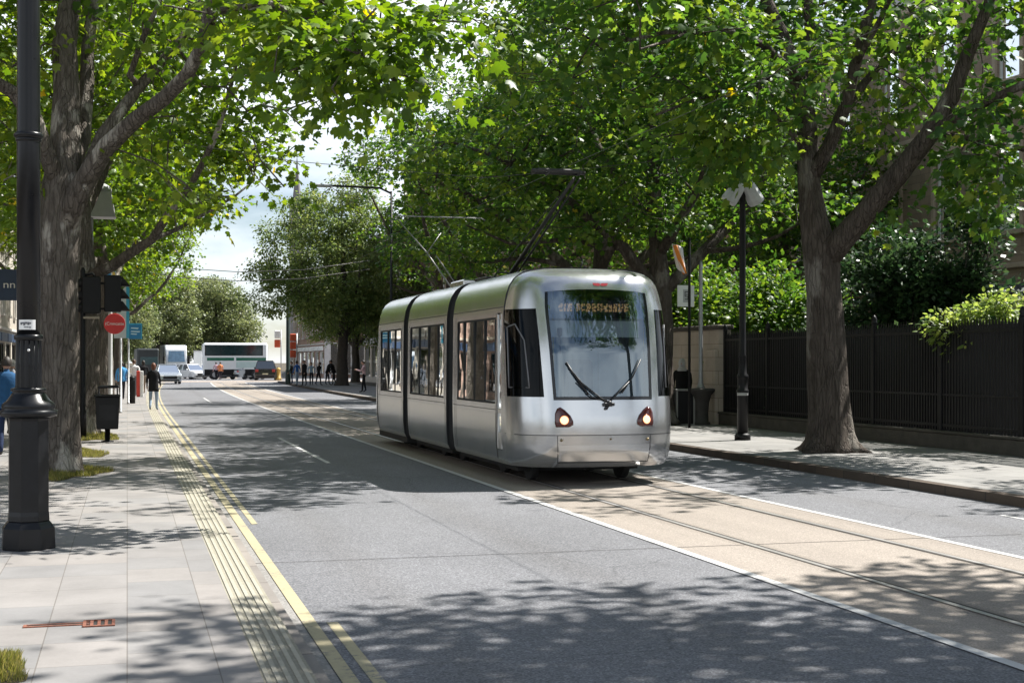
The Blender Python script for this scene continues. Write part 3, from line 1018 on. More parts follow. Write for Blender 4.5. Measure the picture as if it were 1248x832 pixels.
# ---- second left tree, and copies of it up the street
b2 = gp(101, 533, PZ); D2 = F * (CAMH - PZ) / (533 - HZ)
limbs = [
    pix_limb(D2, [(101, 533, 0, .34), (102, 440, 0, .31), (101, 340, 0, .28), (97, 270, 0, .25), (93, 190, .3, .2), (96, 80, .6, .15), (120, -60, 1, .09), (125, -200, 1.4, .03)]),
    pix_limb(D2, [(101, 345, 0, .15), (135, 325, -.3, .12), (185, 292, -.8, .1), (230, 230, -1.4, .075), (275, 130, -2, .05), (300, 40, -2.4, .025)]),
    pix_limb(D2, [(98, 290, 0, .16), (80, 230, .6, .12), (40, 170, 1.4, .09), (-10, 90, 2, .05), (-40, 0, 2.5, .02)]),
    pix_limb(D2, [(96, 250, 0, .13), (140, 180, 1, .1), (190, 110, 2, .07), (230, 0, 3, .03)]),
    pix_limb(D2, [(185, 292, -.8, .07), (215, 280, -.2, .05), (260, 255, .3, .035), (310, 220, .8, .02)]),
]
x2, y2 = b2.x, b2.y
lobes = [(x2 + .4, y2, 9.6, 5.3, 5.4, 4.6), (x2 + 2.6, y2 - .5, 7.0, 2.6, 3.2, 2.0), (x2 - 2.5, y2, 7.4, 2.6, 3.4, 2.2)]
L2 = make_tree('plane_tree', 'second left plane tree, paler trunk behind the black traffic signal and litter bin', GL, b2, limbs, lobes, 560, 30, 0.165, 0.46, 'plane', m_bark_l, m_leaf_l, 23, gap=0.5,
          zmin=lambda p: 4.5 if p[0] > x2 else 5.0, flare=0.3, fork=4.2, reject=lambda p: p[0] < x2 + 2 and p[2] < 5.0 or hides_lamp(p))
bx = gp(125, 505, PZ)
dup(L2, (bx.x, bx.y, PZ), 2.1, 0.95, 'third left plane tree, its trunk showing just behind the litter bin', GL)
for (Y, rz, s, lab) in ((57, 4.0, .93, 'left plane tree growing beside the tall blue and white panel'), (70, 0.9, .95, 'left plane tree beyond the pale blue flag sign'),
                   (86, 3.1, 1.0, 'left plane tree near the parked silver car'), (103, 5.0, 1.02, 'farthest left plane tree by the junction')):
    dup(L2, (-1.6 + bend(Y), Y, PZ), rz, s, lab, GL)

# ---- right near tree
rgh = np.random.default_rng(99)
def hides_limbs(p):
    u, v, D = pix(p)
    if 860 < u < 938 and 205 < v < 275 and D < 31: return True
    return 925 < u < 1300 and v < 320 and (D < D3 + 1.0 and rgh.uniform() < .93 or u > 1130 and rgh.uniform() < .55)
b3 = gp(1012, 550, PZ); D3 = F * (CAMH - PZ - .02) / (550 - HZ)
limbs = [
    pix_limb(D3, [(1010, 551, 0, .40), (1009, 500, 0, .36), (1007, 430, 0, .34), (1004, 360, 0, .335), (1002, 318, 0, .35), (993, 270, 0, .25), (986, 220, .1, .21), (984, 150, .3, .18), (972, 95, .4, .16), (952, 40, .6, .13), (930, -10, .8, .1), (900, -110, 1.2, .06), (880, -230, 1.5, .02)]),
    pix_limb(D3, [(1006, 330, 0, .27), (1028, 290, -.3, .225), (1058, 255, -.6, .21), (1095, 212, -.9, .19), (1132, 165, -1.2, .17), (1160, 118, -1.3, .145), (1180, 65, -1.4, .12), (1205, 5, -1.6, .1), (1230, -90, -1.8, .05), (1240, -200, -2, .02)]),
    pix_limb(D3, [(1132, 165, -1.2, .11), (1170, 140, -1.8, .09), (1215, 118, -2.4, .075), (1265, 95, -3, .06), (1330, 60, -3.6, .03)]),
    pix_limb(D3, [(1132, 168, -1.2, .09), (1180, 168, -1.0, .06), (1240, 180, -.8, .045), (1300, 200, -.5, .02)]),
    pix_limb(D3, [(988, 230, .1, .15), (1010, 180, -.2, .13), (1030, 130, -.4, .12), (1042, 80, -.6, .1), (1055, 30, -.8, .09), (1080, -60, -1, .05), (1090, -160, -1, .02)]),
    pix_limb(D3, [(985, 140, .3, .12), (990, 70, .8, .11), (985, 10, 1.2, .09), (990, -80, 1.6, .05), (995, -200, 2, .02)]),
    pix_limb(D3, [(978, 110, .4, .1), (955, 78, 0, .08), (930, 55, -.5, .07), (890, 38, -1.2, .055), (840, 40, -2.0, .04), (780, 60, -3, .02)]),
    pix_limb(D3, [(984, 160, .3, .07), (940, 118, 1, .05), (890, 85, 1.6, .04), (830, 90, 2.2, .025)]),
    pix_limb(D3, [(984, 190, .2, .06), (930, 117, -.6, .045), (860, 118, -1.4, .035), (800, 140, -2, .02)]),
    pix_limb(D3, [(1040, 110, -.4, .08), (1090, 62, .4, .06), (1150, 48, 1, .05), (1230, 30, 1.4, .03)]),
    pix_limb(D3, [(1042, 80, -.6, .07), (1075, 20, -1.4, .05), (1120, -60, -2.4, .03)]),
]
x3, y3 = b3.x, b3.y
lobes = [(x3 - .3, y3 + .5, 12.2, 6.6, 6.6, 5.6), (x3 - 3.5, y3 + .5, 9.5, 3.6, 4.8, 3.2), (x3 + 3.2, y3 - .5, 9.3, 4.0, 4.2, 3.0)]
ex = []
rg = np.random.default_rng(8)
for (u, v, dd, s, k) in ((960, 110, -1.5, .7, 10), (900, 60, -1.5, .9, 16), (850, 120, -1, .8, 12), (1000, 20, 1.2, .9, 8), (1090, 30, 1.4, .9, 8), (1215, 30, -1.5, .7, 8), (1225, 215, -2.4, .5, 8), (1160, 40, -.5, .7, 7), (1120, 120, .5, .5, 5), (1180, 210, -.6, .5, 6), 
                         (1190, 150, -2.8, .4, 4), (1240, 150, -2, .5, 5), (945, 170, -1, .4, 4), (915, 180, -.5, .6, 8), (860, 190, .5, .7, 9), (1065, 165, 1.6, .6, 5), (1200, 260, -1.5, .3, 3), (1095, 275, -.6, .25, 2)):
    c = np.array(at(u, v, D3 + dd))
    for q in range(k): ex.append(c + rg.normal(size=3) * s * np.array([.8, .8, .5]))
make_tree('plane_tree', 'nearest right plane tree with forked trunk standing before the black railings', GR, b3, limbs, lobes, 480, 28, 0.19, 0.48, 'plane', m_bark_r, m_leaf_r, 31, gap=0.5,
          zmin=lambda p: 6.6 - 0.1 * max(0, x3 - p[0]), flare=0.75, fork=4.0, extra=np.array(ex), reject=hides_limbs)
# ---- right trees behind the tram
def right_tree(u, X, label, seed, lean):
    D = depth_at(u, X)
    px = F / D
    v0 = HZ + F * (CAMH - PZ - .02) / D
    T = lambda du, z, dd, r: (u + du * px, HZ - (z - CAMH) * px, dd, r)
    limbs = [
        pix_limb(D, [T(0, .12, 0, .34), T(0, 2, 0, .31), T(lean * .1, 3.6, 0, .29), T(lean * .2, 4.6, 0, .23), T(lean * .4, 7, .2, .17), T(lean * .5, 10, .4, .11), T(.3, 13, .6, .04)]),
        pix_limb(D, [T(lean * .1, 3.7, 0, .19), T(-1.0, 4.8, -.4, .15), T(-2.4, 6.0, -.9, .11), T(-4.0, 7.0, -1.4, .07), T(-5.6, 7.6, -1.8, .03)]),
        pix_limb(D, [T(lean * .1, 3.8, 0, .19), T(1.1, 4.7, .3, .15), T(2.2, 5.8, .8, .12), T(3.4, 7.6, 1.2, .08), T(4.2, 10, 1.5, .03)]),
        pix_limb(D, [T(lean * .2, 4.7, 0, .14), T(.9, 6.2, -1.2, .11), T(1.6, 8, -2.6, .08), T(2.2, 10.5, -3.6, .03)]),
        pix_limb(D, [T(lean * .2, 5.0, 0, .13), T(-1.4, 7, 1.0, .1), T(-2.6, 9.5, 2, .05), T(-3, 11.5, 2.4, .02)]),
        pix_limb(D, [T(-1.0, 4.8, -.4, .08), T(-2.6, 5.0, -.9, .06), T(-4.0, 4.9, -1.2, .04), T(-5.2, 5.4, -1.4, .02)]),
        pix_limb(D, [T(1.1, 4.7, .3, .08), T(2.5, 4.9, -.4, .06), T(3.6, 5.4, -1, .03)]),
    ]
    b = at(u, v0, D)
    x, y = b.x, b.y
    lobes = [(x - .4, y, 10.2, 6.0, 5.4, 5.4), (x - 3.4, y - .5, 7.2, 3.6, 3.4, 2.8), (x + 2.6, y - .5, 7.4, 3.2, 3.2, 2.6)]
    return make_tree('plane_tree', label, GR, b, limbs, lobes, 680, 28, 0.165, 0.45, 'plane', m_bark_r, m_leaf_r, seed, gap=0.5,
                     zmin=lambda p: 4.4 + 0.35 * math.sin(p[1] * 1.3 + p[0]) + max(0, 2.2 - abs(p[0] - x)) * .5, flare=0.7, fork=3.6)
TR = right_tree(806, 13.6, 'right plane tree with heavy low branches showing right of the tram roof', 41, -.5)
TR3 = right_tree(728, 14.2, 'right plane tree whose slim trunk rises behind the tram roof', 43, .4)
for (Y, X, rz, s, lab) in ((50, 14.0, 2.2, .95, 'right plane tree directly behind the tram pantograph'), (62, 14.2, 4.1, 1.0, 'right plane tree behind the rear of the tram'),
                    ):
    dup(TR3, (X + bend(Y), Y, PZ), rz, s, lab, GR)
# out of frame to the right: its shade falls on the near road
xq, yq = 13.3, 7.8
mq = lambda pts: [(Vector((xq + a, yq + b_, c)), r) for a, b_, c, r in pts]
make_tree('plane_tree', 'large right plane tree beside the near end of the road', GR, (xq, yq, PZ),
          [mq([(0, 0, .12, .42), (0, 0, 4, .34), (0, 0, 8, .26), (.2, .1, 12, .16), (0, 0, 17, .04)]), mq([(0, 0, 7, .2), (-2, .4, 10, .12), (-4, .6, 13, .04)]), mq([(0, 0, 7.5, .2), (2, .4, 10.5, .12), (4, .6, 13, .04)]), mq([(0, 0, 7.5, .18), (0, 2, 10.5, .11), (0, 4, 13, .04)]), mq([(0, 0, 7.5, .18), (0, -2, 10.5, .11), (0, -4, 13, .04)])],
          [(xq, yq, 12.4, 6.0, 5.6, 4.4), (xq + 1.5, yq - 2, 11, 4.5, 4.5, 3.5), (xq - 2.6, yq - .0, 12.4, 4.6, 5.2, 3.8)], 760, 36, .23, .5, 'oval', m_bark_r, m_leaf_r, 91, gap=.47, fork=7, gscale=.5, zmin=lambda p: 8.3)
# trees in the gardens behind the railings
for (X, Y, rz, s, lab) in ((23.5, 47, 3.3, .85, 'garden plane tree behind the stone gate wall'), (21.0, 14.5, 5.0, .85, 'garden tree beside the sandstone house, behind the railings'), (25, 60, 1.0, 1.0, 'garden plane tree in front of the red brick building')):
    dup(TR3 if Y != 14.5 else TR, (X, Y, 0), rz, s, lab, 'garden trees behind the railings')

# ---- far tree at the junction, grey green and rounded
fb = gp(417, 470, PZ)
x, y = fb.x, fb.y
mk = lambda pts: [(Vector((x + a, y + b_, c)), r) for a, b_, c, r in pts]
limbs = [mk([(0, 0, .1, .42), (0, 0, 2.2, .36), (.1, 0, 4, .3), (.2, .2, 7, .2), (0, 0, 11, .08), (0, 0, 13, .03)]),
         mk([(0, 0, 3.2, .2), (-1.6, -.4, 5, .14), (-3.4, -.8, 7, .08), (-4.6, -1, 8.6, .03)]),
         mk([(.1, 0, 3.6, .2), (1.6, .5, 5.2, .14), (3, .8, 7.4, .08), (4, 1, 9.4, .03)]),
         mk([(.1, 0, 4.2, .16), (.6, -1.6, 6, .1), (.8, -3, 8.5, .05)]), mk([(.1, 0, 4.6, .16), (-.6, 1.6, 6.5, .1), (-.8, 3, 9, .05)])]
lobes = [(x - .4, y, 9.0, 5.8, 4.8, 4.9), (x - 3.9, y - .3, 6.9, 3.1, 3, 2.6), (x + 3.1, y - .3, 6.5, 3.0, 3, 2.6), (x + .4, y, 12.9, 2.8, 2.6, 2.4), (x, y - 2, 5.0, 3.8, 2.4, 1.9), (x + 4.2, y, 6.2, 2.4, 2.6, 2.4), (x - 2, y, 11.2, 2.2, 2.2, 1.6)]
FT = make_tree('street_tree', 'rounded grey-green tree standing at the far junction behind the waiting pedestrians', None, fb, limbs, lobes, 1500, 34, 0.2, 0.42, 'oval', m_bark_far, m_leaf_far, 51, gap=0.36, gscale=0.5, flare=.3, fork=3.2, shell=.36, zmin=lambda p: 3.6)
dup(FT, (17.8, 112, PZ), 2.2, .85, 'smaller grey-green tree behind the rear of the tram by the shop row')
# pale distant trees behind the coach
b_ = (0, 0, 0)
x = y = 0
limbs = [mk([(0, 0, 0, .4), (0, 0, 3, .33), (.2, 0, 6, .22), (0, 0, 10, .1), (0, 0, 12, .03)]), mk([(0, 0, 2.6, .2), (-2, 0, 5, .12), (-3.6, 0, 7.4, .04)]), mk([(0, 0, 3, .2), (2, .4, 5.4, .12), (3.4, .5, 8, .04)]), mk([(0, 0, 3, .2), (.4, -2, 5.4, .12), (.5, -3.4, 8, .04)])]
lobes = [(0, 0, 7.2, 5, 5, 5), (-2.6, -1, 5, 2.8, 3, 2.6), (2.8, -1, 4.6, 3, 3, 2.6), (0, -2, 10, 3, 2.4, 2.4)]
yb = 178
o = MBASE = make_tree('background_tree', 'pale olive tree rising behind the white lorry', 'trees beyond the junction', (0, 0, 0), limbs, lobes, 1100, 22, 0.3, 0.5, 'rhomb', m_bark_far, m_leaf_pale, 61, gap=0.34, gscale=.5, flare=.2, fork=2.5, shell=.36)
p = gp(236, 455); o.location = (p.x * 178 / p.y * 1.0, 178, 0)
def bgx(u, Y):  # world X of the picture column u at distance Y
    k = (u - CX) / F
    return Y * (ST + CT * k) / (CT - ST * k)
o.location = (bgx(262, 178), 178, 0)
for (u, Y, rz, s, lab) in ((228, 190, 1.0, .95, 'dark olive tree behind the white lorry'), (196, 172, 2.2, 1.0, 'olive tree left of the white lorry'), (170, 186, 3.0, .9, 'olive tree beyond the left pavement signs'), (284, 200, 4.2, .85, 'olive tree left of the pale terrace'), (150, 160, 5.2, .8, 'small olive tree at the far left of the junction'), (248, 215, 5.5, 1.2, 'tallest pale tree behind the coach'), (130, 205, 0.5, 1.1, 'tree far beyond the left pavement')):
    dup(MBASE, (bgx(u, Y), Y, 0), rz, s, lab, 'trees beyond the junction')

# ---- shrubs in the garden behind the railings
def behind(cen, rad):
    """keep a shrub on the garden side of the railings, in the same direction from the viewer"""
    if 'spilling' in LBL[0]: return cen
    k = max(1.0, (15.75 + rad[0]) / cen[0])
    return (cen[0] * k, cen[1] * k, cen[2])
LBL = ['']
def shrub(name, label, cen, rad, n, nl, size, kind, ml, seed, spread=.3, droop=.2, group='shrubs behind the railings', gap=.34, stem=True, flat=.7):
    rg = np.random.default_rng(seed)
    LBL[0] = label; cen = behind(cen, rad)
    base = Vector((cen[0], cen[1], 0))
    c = (cen[0], cen[1], cen[2])
    P_ = crown_points(rg, [(*c, *rad), (c[0] + rad[0] * .4, c[1] - rad[1] * .3, c[2] + rad[2] * .3, rad[0] * .6, rad[1] * .6, rad[2] * .75), (c[0] - rad[0] * .4, c[1] + rad[1] * .3, c[2] + rad[2] * .15, rad[0] * .6, rad[1] * .6, rad[2] * .75)], n, gap, 0.8, lambda p: .25, seed, .36)
    root = thing(name, label, 'shrub', base, 0, group)
    b = MB()
    for i in range(0, len(P_), 7):
        q = Vector(P_[i]) - base
        j = Vector((rg.uniform(-.25, .25), rg.uniform(-.25, .25), 0))
        b.tube([j, j.lerp(q, .5) + Vector((0, 0, .25)), q], [.03, .02, .008], 5, caps=False)
    b.build('stem', m_bark_far, root, fix=False)
    D_ = P_ - np.array(c); D_ /= np.linalg.norm(D_, axis=1, keepdims=True)
    P, A, Nn, S = spray_leaves(rg, P_ - np.array(base), D_, nl, spread, size, droop, flat)
    t_ = np.clip(.45 + np.repeat(rg.normal(size=len(P_)) * .14, nl) + rg.normal(size=len(P)) * .16, 0, .9)
    me = leaves_mesh('foliage', P, A, Nn, S, t_, kind, ml)
    o = bpy.data.objects.new('foliage', me); COL.objects.link(o); o.parent = root
    return root
def bx(u, Y): return bgx(u, Y)
shrub('evergreen_shrub', 'large dark evergreen shrub behind the railings, right of the near tree trunk', (bx(1085, 30), 30, 2.3), (1.7, 1.7, 2.8), 380, 34, .17, 'rhomb', m_leaf_dark, 71, .34, gap=.46)
shrub('evergreen_shrub', 'dark feathery evergreen shrub below the sandstone house window', (bx(1160, 29), 29, 2.4), (1.25, 1.3, 3.2), 320, 34, .17, 'rhomb', m_leaf_dark, 72, .34, gap=.48)
shrub('leafy_shrub', 'yellow-green shrub spilling over the railing tops', (bx(1185, 23.7), 23.7, 2.5), (.7, .75, .55), 150, 26, .11, 'oval', m_leaf_bush, 73, .2)
shrub('leafy_shrub', 'glossy green shrub behind the railings at the right picture edge', (bx(1240, 26.2), 26.2, 2.2), (.9, .8, .95), 160, 26, .13, 'oval', m_leaf_far, 74, .24)
shrub('leafy_shrub', 'sunlit green shrub behind the railings beside the near trunk', (bx(955, 33), 33, 2.4), (1.6, 1.5, 1.9), 300, 28, .17, 'oval', m_leaf_r, 75, .34)
shrub('leafy_shrub', 'green shrub behind the railings just right of the black lamp post', (bx(915, 36), 36, 2.4), (1.6, 1.6, 2.2), 300, 28, .17, 'oval', m_leaf_r, 76, .34)
shrub('leafy_shrub', 'bright green shrub above the pale stone gate wall', (bx(860, 41), 41, 2.6), (1.9, 1.6, 2.3), 330, 28, .18, 'oval', m_leaf_r, 77, .36)
shrub('evergreen_shrub', 'dark evergreen hedge bush behind the right end of the railings', (bx(1262, 22.5), 22.5, 1.4), (1.3, 2.0, 1.3), 240, 30, .15, 'rhomb', m_leaf_dark, 78, .3)
shrub('evergreen_shrub', 'dark low bush behind the middle of the railings', (bx(1130, 26.5), 26.5, 1.3), (1.1, 2.2, 1.25), 240, 30, .15, 'rhomb', m_leaf_dark, 79, .3)
shrub('evergreen_shrub', 'dark low bush behind the railings beside the near trunk', (bx(985, 31.5), 30.8, 1.3), (1.1, 2.2, 1.25), 240, 30, .15, 'rhomb', m_leaf_dark, 80, .3)

# ---- grass in the tree pits
m_grass = leaf_mat('grass_blade', (0.07, 0.09, 0.02), (0.14, 0.15, 0.04), (0.26, 0.23, 0.09), trans=.4)
def grass(cx, cy, rx, ry, n, seed, h=.14):
    rg = np.random.default_rng(seed)
    a = rg.uniform(0, 2 * PI, n); r = np.sqrt(rg.uniform(0, 1, n))
    wob = 1 + .22 * np.sin(a * 3 + seed) + .12 * np.sin(a * 7)
    P = np.stack([cx + rx * r * wob * np.cos(a), cy + ry * r * wob * np.sin(a), np.full(n, PZ)], 1)
    hh = h * (1.15 - .7 * r) * rg.uniform(.6, 1.3, n)
    A = rnd_unit(rg, n) * .55; A[:, 2] = 1
    me = leaves_mesh('grass', P, A, rnd_unit(rg, n), hh, np.clip(rg.normal(.5, .22, n), 0, .9), 'blade', m_grass)
    o = bpy.data.objects.new('grass', me); COL.objects.link(o); o['kind'] = 'stuff'
    m = MB()
    k = 28
    m.add([(cx, cy, PZ + .05)] + [(cx + rx * 1.02 * (1 + .22 * math.sin(6.283 * i / k * 3 + seed) + .12 * math.sin(6.283 * i / k * 7)) * math.cos(6.283 * i / k), cy + ry * 1.02 * (1 + .22 * math.sin(6.283 * i / k * 3 + seed) + .12 * math.sin(6.283 * i / k * 7)) * math.sin(6.283 * i / k), PZ + .003) for i in range(k)], [(0, 1 + i, 1 + (i + 1) % k) for i in range(k)], 0, True)
    struct(m.build('tree_pit_soil', m_earth))
grass(b1.x + .05, b1.y + .2, .58, 1.15, 9000, 1)
grass(b1.x + .12, b1.y + 4.6, .46, 1.3, 6000, 2, .12)
grass(b2.x + .1, b2.y + .0, .62, 1.5, 7000, 3, .16)
pg = gp(-6, 818, PZ)
grass(pg.x, pg.y, .17, .34, 3500, 4, .1)
# ================================================================== TRAM  (local frame: front towards -y, track centre at x=0)
TY0 = 18.85
tram = thing('tram', 'silver three-section electric tram running towards the viewer on the tracks', 'tram', (6.59, TY0, 0))
OUT = [(.28, 1.185), (.36, 1.22), (.6, 1.246), (1.2, 1.255), (2.52, 1.24), (2.62, 1.232), (2.8, 1.20), (2.92, 1.155), (3.02, 1.09), (3.09, 1.01), (3.14, .91), (3.175, .77), (3.19, .60)]
def W(z):
    for (z0, w0), (z1, w1) in zip(OUT, OUT[1:]):
        if z <= z1: return w0 + (w1 - w0) * max(0, (z - z0)) / (z1 - z0)
    return OUT[-1][1]
NOSE = [(.28, .16), (.36, .07), (.5, .015), (.9, 0), (1.16, .03), (2.0, .17), (2.8, .37), (2.95, .43), (3.04, .50), (3.10, .60), (3.15, .76), (3.175, .92), (3.19, 1.1)]
def yN(z):
    for (z0, w0), (z1, w1) in zip(NOSE, NOSE[1:]):
        if z <= z1:
            f = max(0, (z - z0)) / (z1 - z0)
            return w0 + (w1 - w0) * f
    return NOSE[-1][1]
DEP = .86
CABY = 1.02            # end of the cab module, where the side becomes flat bodywork
def cab(s, z, off=0.0):
    a = min(1, abs(s))
    dep = DEP * (1 - max(0, (z - 2.8)) * .9)
    def pt(a, z):
        return (W(z) * a, yN(z) + dep * (1 - max(0, 1 - a ** 3.5) ** .46))
    x, y = pt(a, z)
    if off:
        e = 1e-3
        a2 = max(0, a - e); x2, y2 = pt(a2, z); x3, y3 = pt(min(1, a + e), z)
        T1 = Vector((x3 - x2, y3 - y2, 0))
        xz, yz = pt(a, z + .02); xw, yw = pt(a, z - .02)
        T2 = Vector((xz - xw, yz - yw, .04))
        n = T1.cross(T2); n.normalize()
        if n.y > 0 and a < .9 or n.x < 0: n = -n
        p = Vector((x, y, z)) + n * off
        x, y, z = p.x, p.y, p.z
    return Vector((math.copysign(x, s) if s else 0.0, y, z))

ZW0, ZW1 = 1.245, 2.80            # windshield bottom / top
def sL(z):                        # half-extent of the windshield
    return .595 + .05 * (z - ZW0) / (ZW1 - ZW0)
cols_a = [0, .12, .25, .4, .52]
def col_list(z):
    q = sL(z)
    half = [0, .15 * q / .6, .3 * q / .6, .45 * q / .6, q, q + .05, q + .095, .79, .86, .92, .96, .985, .996, 1.0]
    return [-a for a in half[:0:-1]] + half
zr = [.28, .32, .36, .43, .5, .62, .76, .9, 1.03, ZW0, 1.29, 1.45, 1.7, 1.95, 2.2, 2.4, 2.5, 2.56, 2.68, ZW1, 2.86, 2.92, 2.97, 3.02, 3.06, 3.10, 3.13, 3.16, 3.175, 3.19]
def zarch(z, s):
    if z == ZW1: return z + .045 * (1 - (s / .66) ** 2) if abs(s) < .66 else z
    if z == 2.68: return z + .02 * max(0, 1 - (s / .66) ** 2)
    if z == ZW0: return z
    return z
nc = len(col_list(1))
HW = (nc - 1) // 2
def cab_skip(i, j):
    z0, z1 = zr[j], zr[j + 1]
    k = i - HW                    # column interval index from the centre
    a = k if k >= 0 else -k - 1
    if a < 4 and z0 >= ZW0 and z1 <= ZW1: return True                 # windshield
    if 6 <= a <= 11 and z0 >= 1.29 and z1 <= 2.56: return True        # cab side windows
    return False
b = MB()
b.grid(lambda i, j: cab(col_list(zr[j])[i], zarch(zr[j], col_list(zr[j])[i])), nc, len(zr), skip=cab_skip)
# flat flanks from the end of the curve back to CABY, roof cap and floor
for sg in (-1, 1):
    ys = [None, CABY]
    b.grid(lambda i, j: (cab(sg, zr[j]) if i == 0 else Vector((sg * W(zr[j]), max(CABY, cab(sg, zr[j]).y), zr[j]))), 2, len(zr), flip=sg > 0)
top = [cab(s, 3.19) for s in col_list(3.19)]
b.add(top + [Vector((.60, 2.2, 3.19)), Vector((-.60, 2.2, 3.19))], [list(range(len(top) + 2))], 0, True)
shell = b.build('cab_shell', m_silver, tram)

def patch(mb, sa, sb, za, zb, off, nu=10, nv=8, mi=0, side=1):
    """piece of the cab skin between columns sa(z)..sb(z) and heights za..zb, held off the skin"""
    fa = sa if callable(sa) else (lambda z: sa)
    fb = sb if callable(sb) else (lambda z: sb)
    def P(i, j):
        z = za + (zb - za) * j / (nv - 1)
        s = fa(z) + (fb(z) - fa(z)) * i / (nu - 1)
        zz = z
        if zb == ZW1 and abs(s) < .7: zz = z + .045 * max(0, 1 - (s / .66) ** 2) * (j / (nv - 1)) ** 3
        return cab(s * side, zz, off)
    mb.grid(P, nu, nv, mi, True)
# windshield glass with a black ceramic border
b = MB(); patch(b, lambda z: -sL(z) + .004, lambda z: sL(z) - .004, ZW0 + .004, ZW1, -.006, 22, 20)
ws = b.build('windshield', m_glass_front, tram)
m_frit = mat('black_glass_border', (0.01, 0.012, 0.015), 0.12, var=.1)
b = MB()
patch(b, lambda z: -sL(z) + .002, lambda z: -sL(z) + .035, ZW0 + .003, ZW1, -.002, 3, 20)
patch(b, lambda z: sL(z) - .035, lambda z: sL(z) - .002, ZW0 + .003, ZW1, -.002, 3, 20)
patch(b, -.595, .595, ZW0 + .002, ZW0 + .05, -.002, 16, 2)
b.build('windshield_border', m_frit, ws)
# tinted header over the display
m_head = glass('tinted_header_glass', (.42, .46, .54), .2, gcol=(.8, .9, 1))
b = MB(); patch(b, lambda z: -sL(z) + .03, lambda z: sL(z) - .03, 2.42, ZW1, -.014, 22, 8)
b.build('tinted_header', m_head, ws)
# cab side windows: dark glass plus an inner quarter-light frame
m_cabglass = glass('cab_side_glass', (.035, .035, .04), -.03)
for sg in (-1, 1):
    b = MB()
    patch(b, lambda z: sL(z) + .095, .996, 1.29, 2.56, -.004, 14, 12, 0, sg)
    cw = b.build('cab_side_window', m_cabglass, tram)
    b = MB()
    def q(s, z): return cab(sg * s, z, .004)
    loop = [q(.985, 1.42), q(.982, 2.3), q(.93, 2.34), q(.86, 2.1), q(.83, 1.42)]
    dense = []
    for a_, c_ in zip(loop, loop[1:] + loop[:1]):
        for k in range(4): dense.append(a_.lerp(c_, k / 4))
    b.tube(dense + dense[:1], .012, 6)
    b.build('quarter_light_frame', mat('grey_rubber_frame', (.14, .14, .15), .4), cw)
# forehead emblem (red wing mark)
b = MB()
for sg in (-1, 1):
    pts = [(.0, .012), (.02, .02), (.10, .022), (.085, -.012), (.03, -.022), (.0, -.016)]
    vs = [cab(sg * (p[0] + .004), 2.915 + p[1], .004) + Vector((0.06, 0, 0)) for p in pts]
    b.add(vs, [list(range(len(vs)))])
b.build('red_emblem', mat('red_emblem', (.42, .03, .04), .4), tram)
# seams on the front: beltline groove, bumper panel
m_seam = mat('panel_seam', (.03, .03, .032), .7)
b = MB()
patch(b, -1, -.0001, .742, .752, .003, 26, 2); patch(b, 0, 1, .742, .752, .003, 26, 2)
patch(b, -.565, -.558, .355, .745, .003, 2, 8); patch(b, .558, .565, .355, .745, .003, 2, 8)
patch(b, -.56, .56, .352, .36, .003, 14, 2)
b.build('front_seam', m_seam, tram)
b = MB(); patch(b, -.55, .55, .375, .61, .006, 16, 8); b.build('bumper_panel', m_silver, tram)
b = MB(); patch(b, -.555, .555, .622, .735, .005, 16, 6); b.build('coupler_cover', m_silver2, tram)
for s, z, r_ in ((-.52, .68, .022), (.52, .68, .022), (.06, .69, .015)):
    b = MB(); b.sphere(cab(s, z, .012), r_); b.build('tow_eye', mat('brass_cap', (.25, .2, .12), .4, .8), tram)
b = MB(); zz_ = [.29, .33, .4, .5, .62, .738]
b.grid(lambda i, j: cab(col_list(1)[i], zz_[j], .0025), nc, len(zz_))
b.build('lower_apron', m_silver2, tram)
# headlights: dark teardrop pod, red rim lens, glowing lamp
m_lens = emis('headlamp_glow', (1.0, .45, .22), 1.5)
m_redlens = mat('dark_red_lens', (.07, .010, .008), .12, var=.2, coat=.6)
for sg in (-1, 1):
    c_s, c_z = .49, .985
    shp = [(-.075, -.10), (.045, -.10), (.085, -.075), (.085, -.03), (.06, .035), (.01, .10), (-.03, .135), (-.06, .115), (-.08, .06), (-.085, -.05)]
    # tall side of the pod is the outer one
    b = MB()
    ring = lambda k, off: [cab(sg * (c_s - p[0] * k), c_z + p[1] * k, off) for p in shp]
    r0, r1, r2 = ring(1.22, .0), ring(1.2, .02), ring(.98, .034)
    n = len(shp)
    b.add(r0 + r1 + r2, [[i, (i + 1) % n, n + (i + 1) % n, n + i] for i in range(n)] + [[n + i, n + (i + 1) % n, 2 * n + (i + 1) % n, 2 * n + i] for i in range(n)] + [[2 * n + i for i in range(n)]], 0, True)
    hl = b.build('headlight', m_redlens, tram)
    c = cab(sg * c_s, c_z - .025, .036)
    nrm = (cab(sg * c_s, c_z, .1) - cab(sg * c_s, c_z, 0)).normalized()
    Mx = Matrix.Translation(c) @ nrm.to_track_quat('Z', 'Y').to_matrix().to_4x4()
    b = MB(); b.lathe([(.058, 0), (.058, .012), (.05, .024), (.03, .034), (.0005, .038)], 20, 0, True, Mx)
    b.build('lamp', m_lens, hl)
    b = MB(); b.lathe([(.072, -.004), (.074, .012), (.066, .02), (.06, .01)], 24, 0, True, Mx)
    b.build('chrome_ring', mat('copper_chrome', (.45, .16, .1), .2, .9), hl)
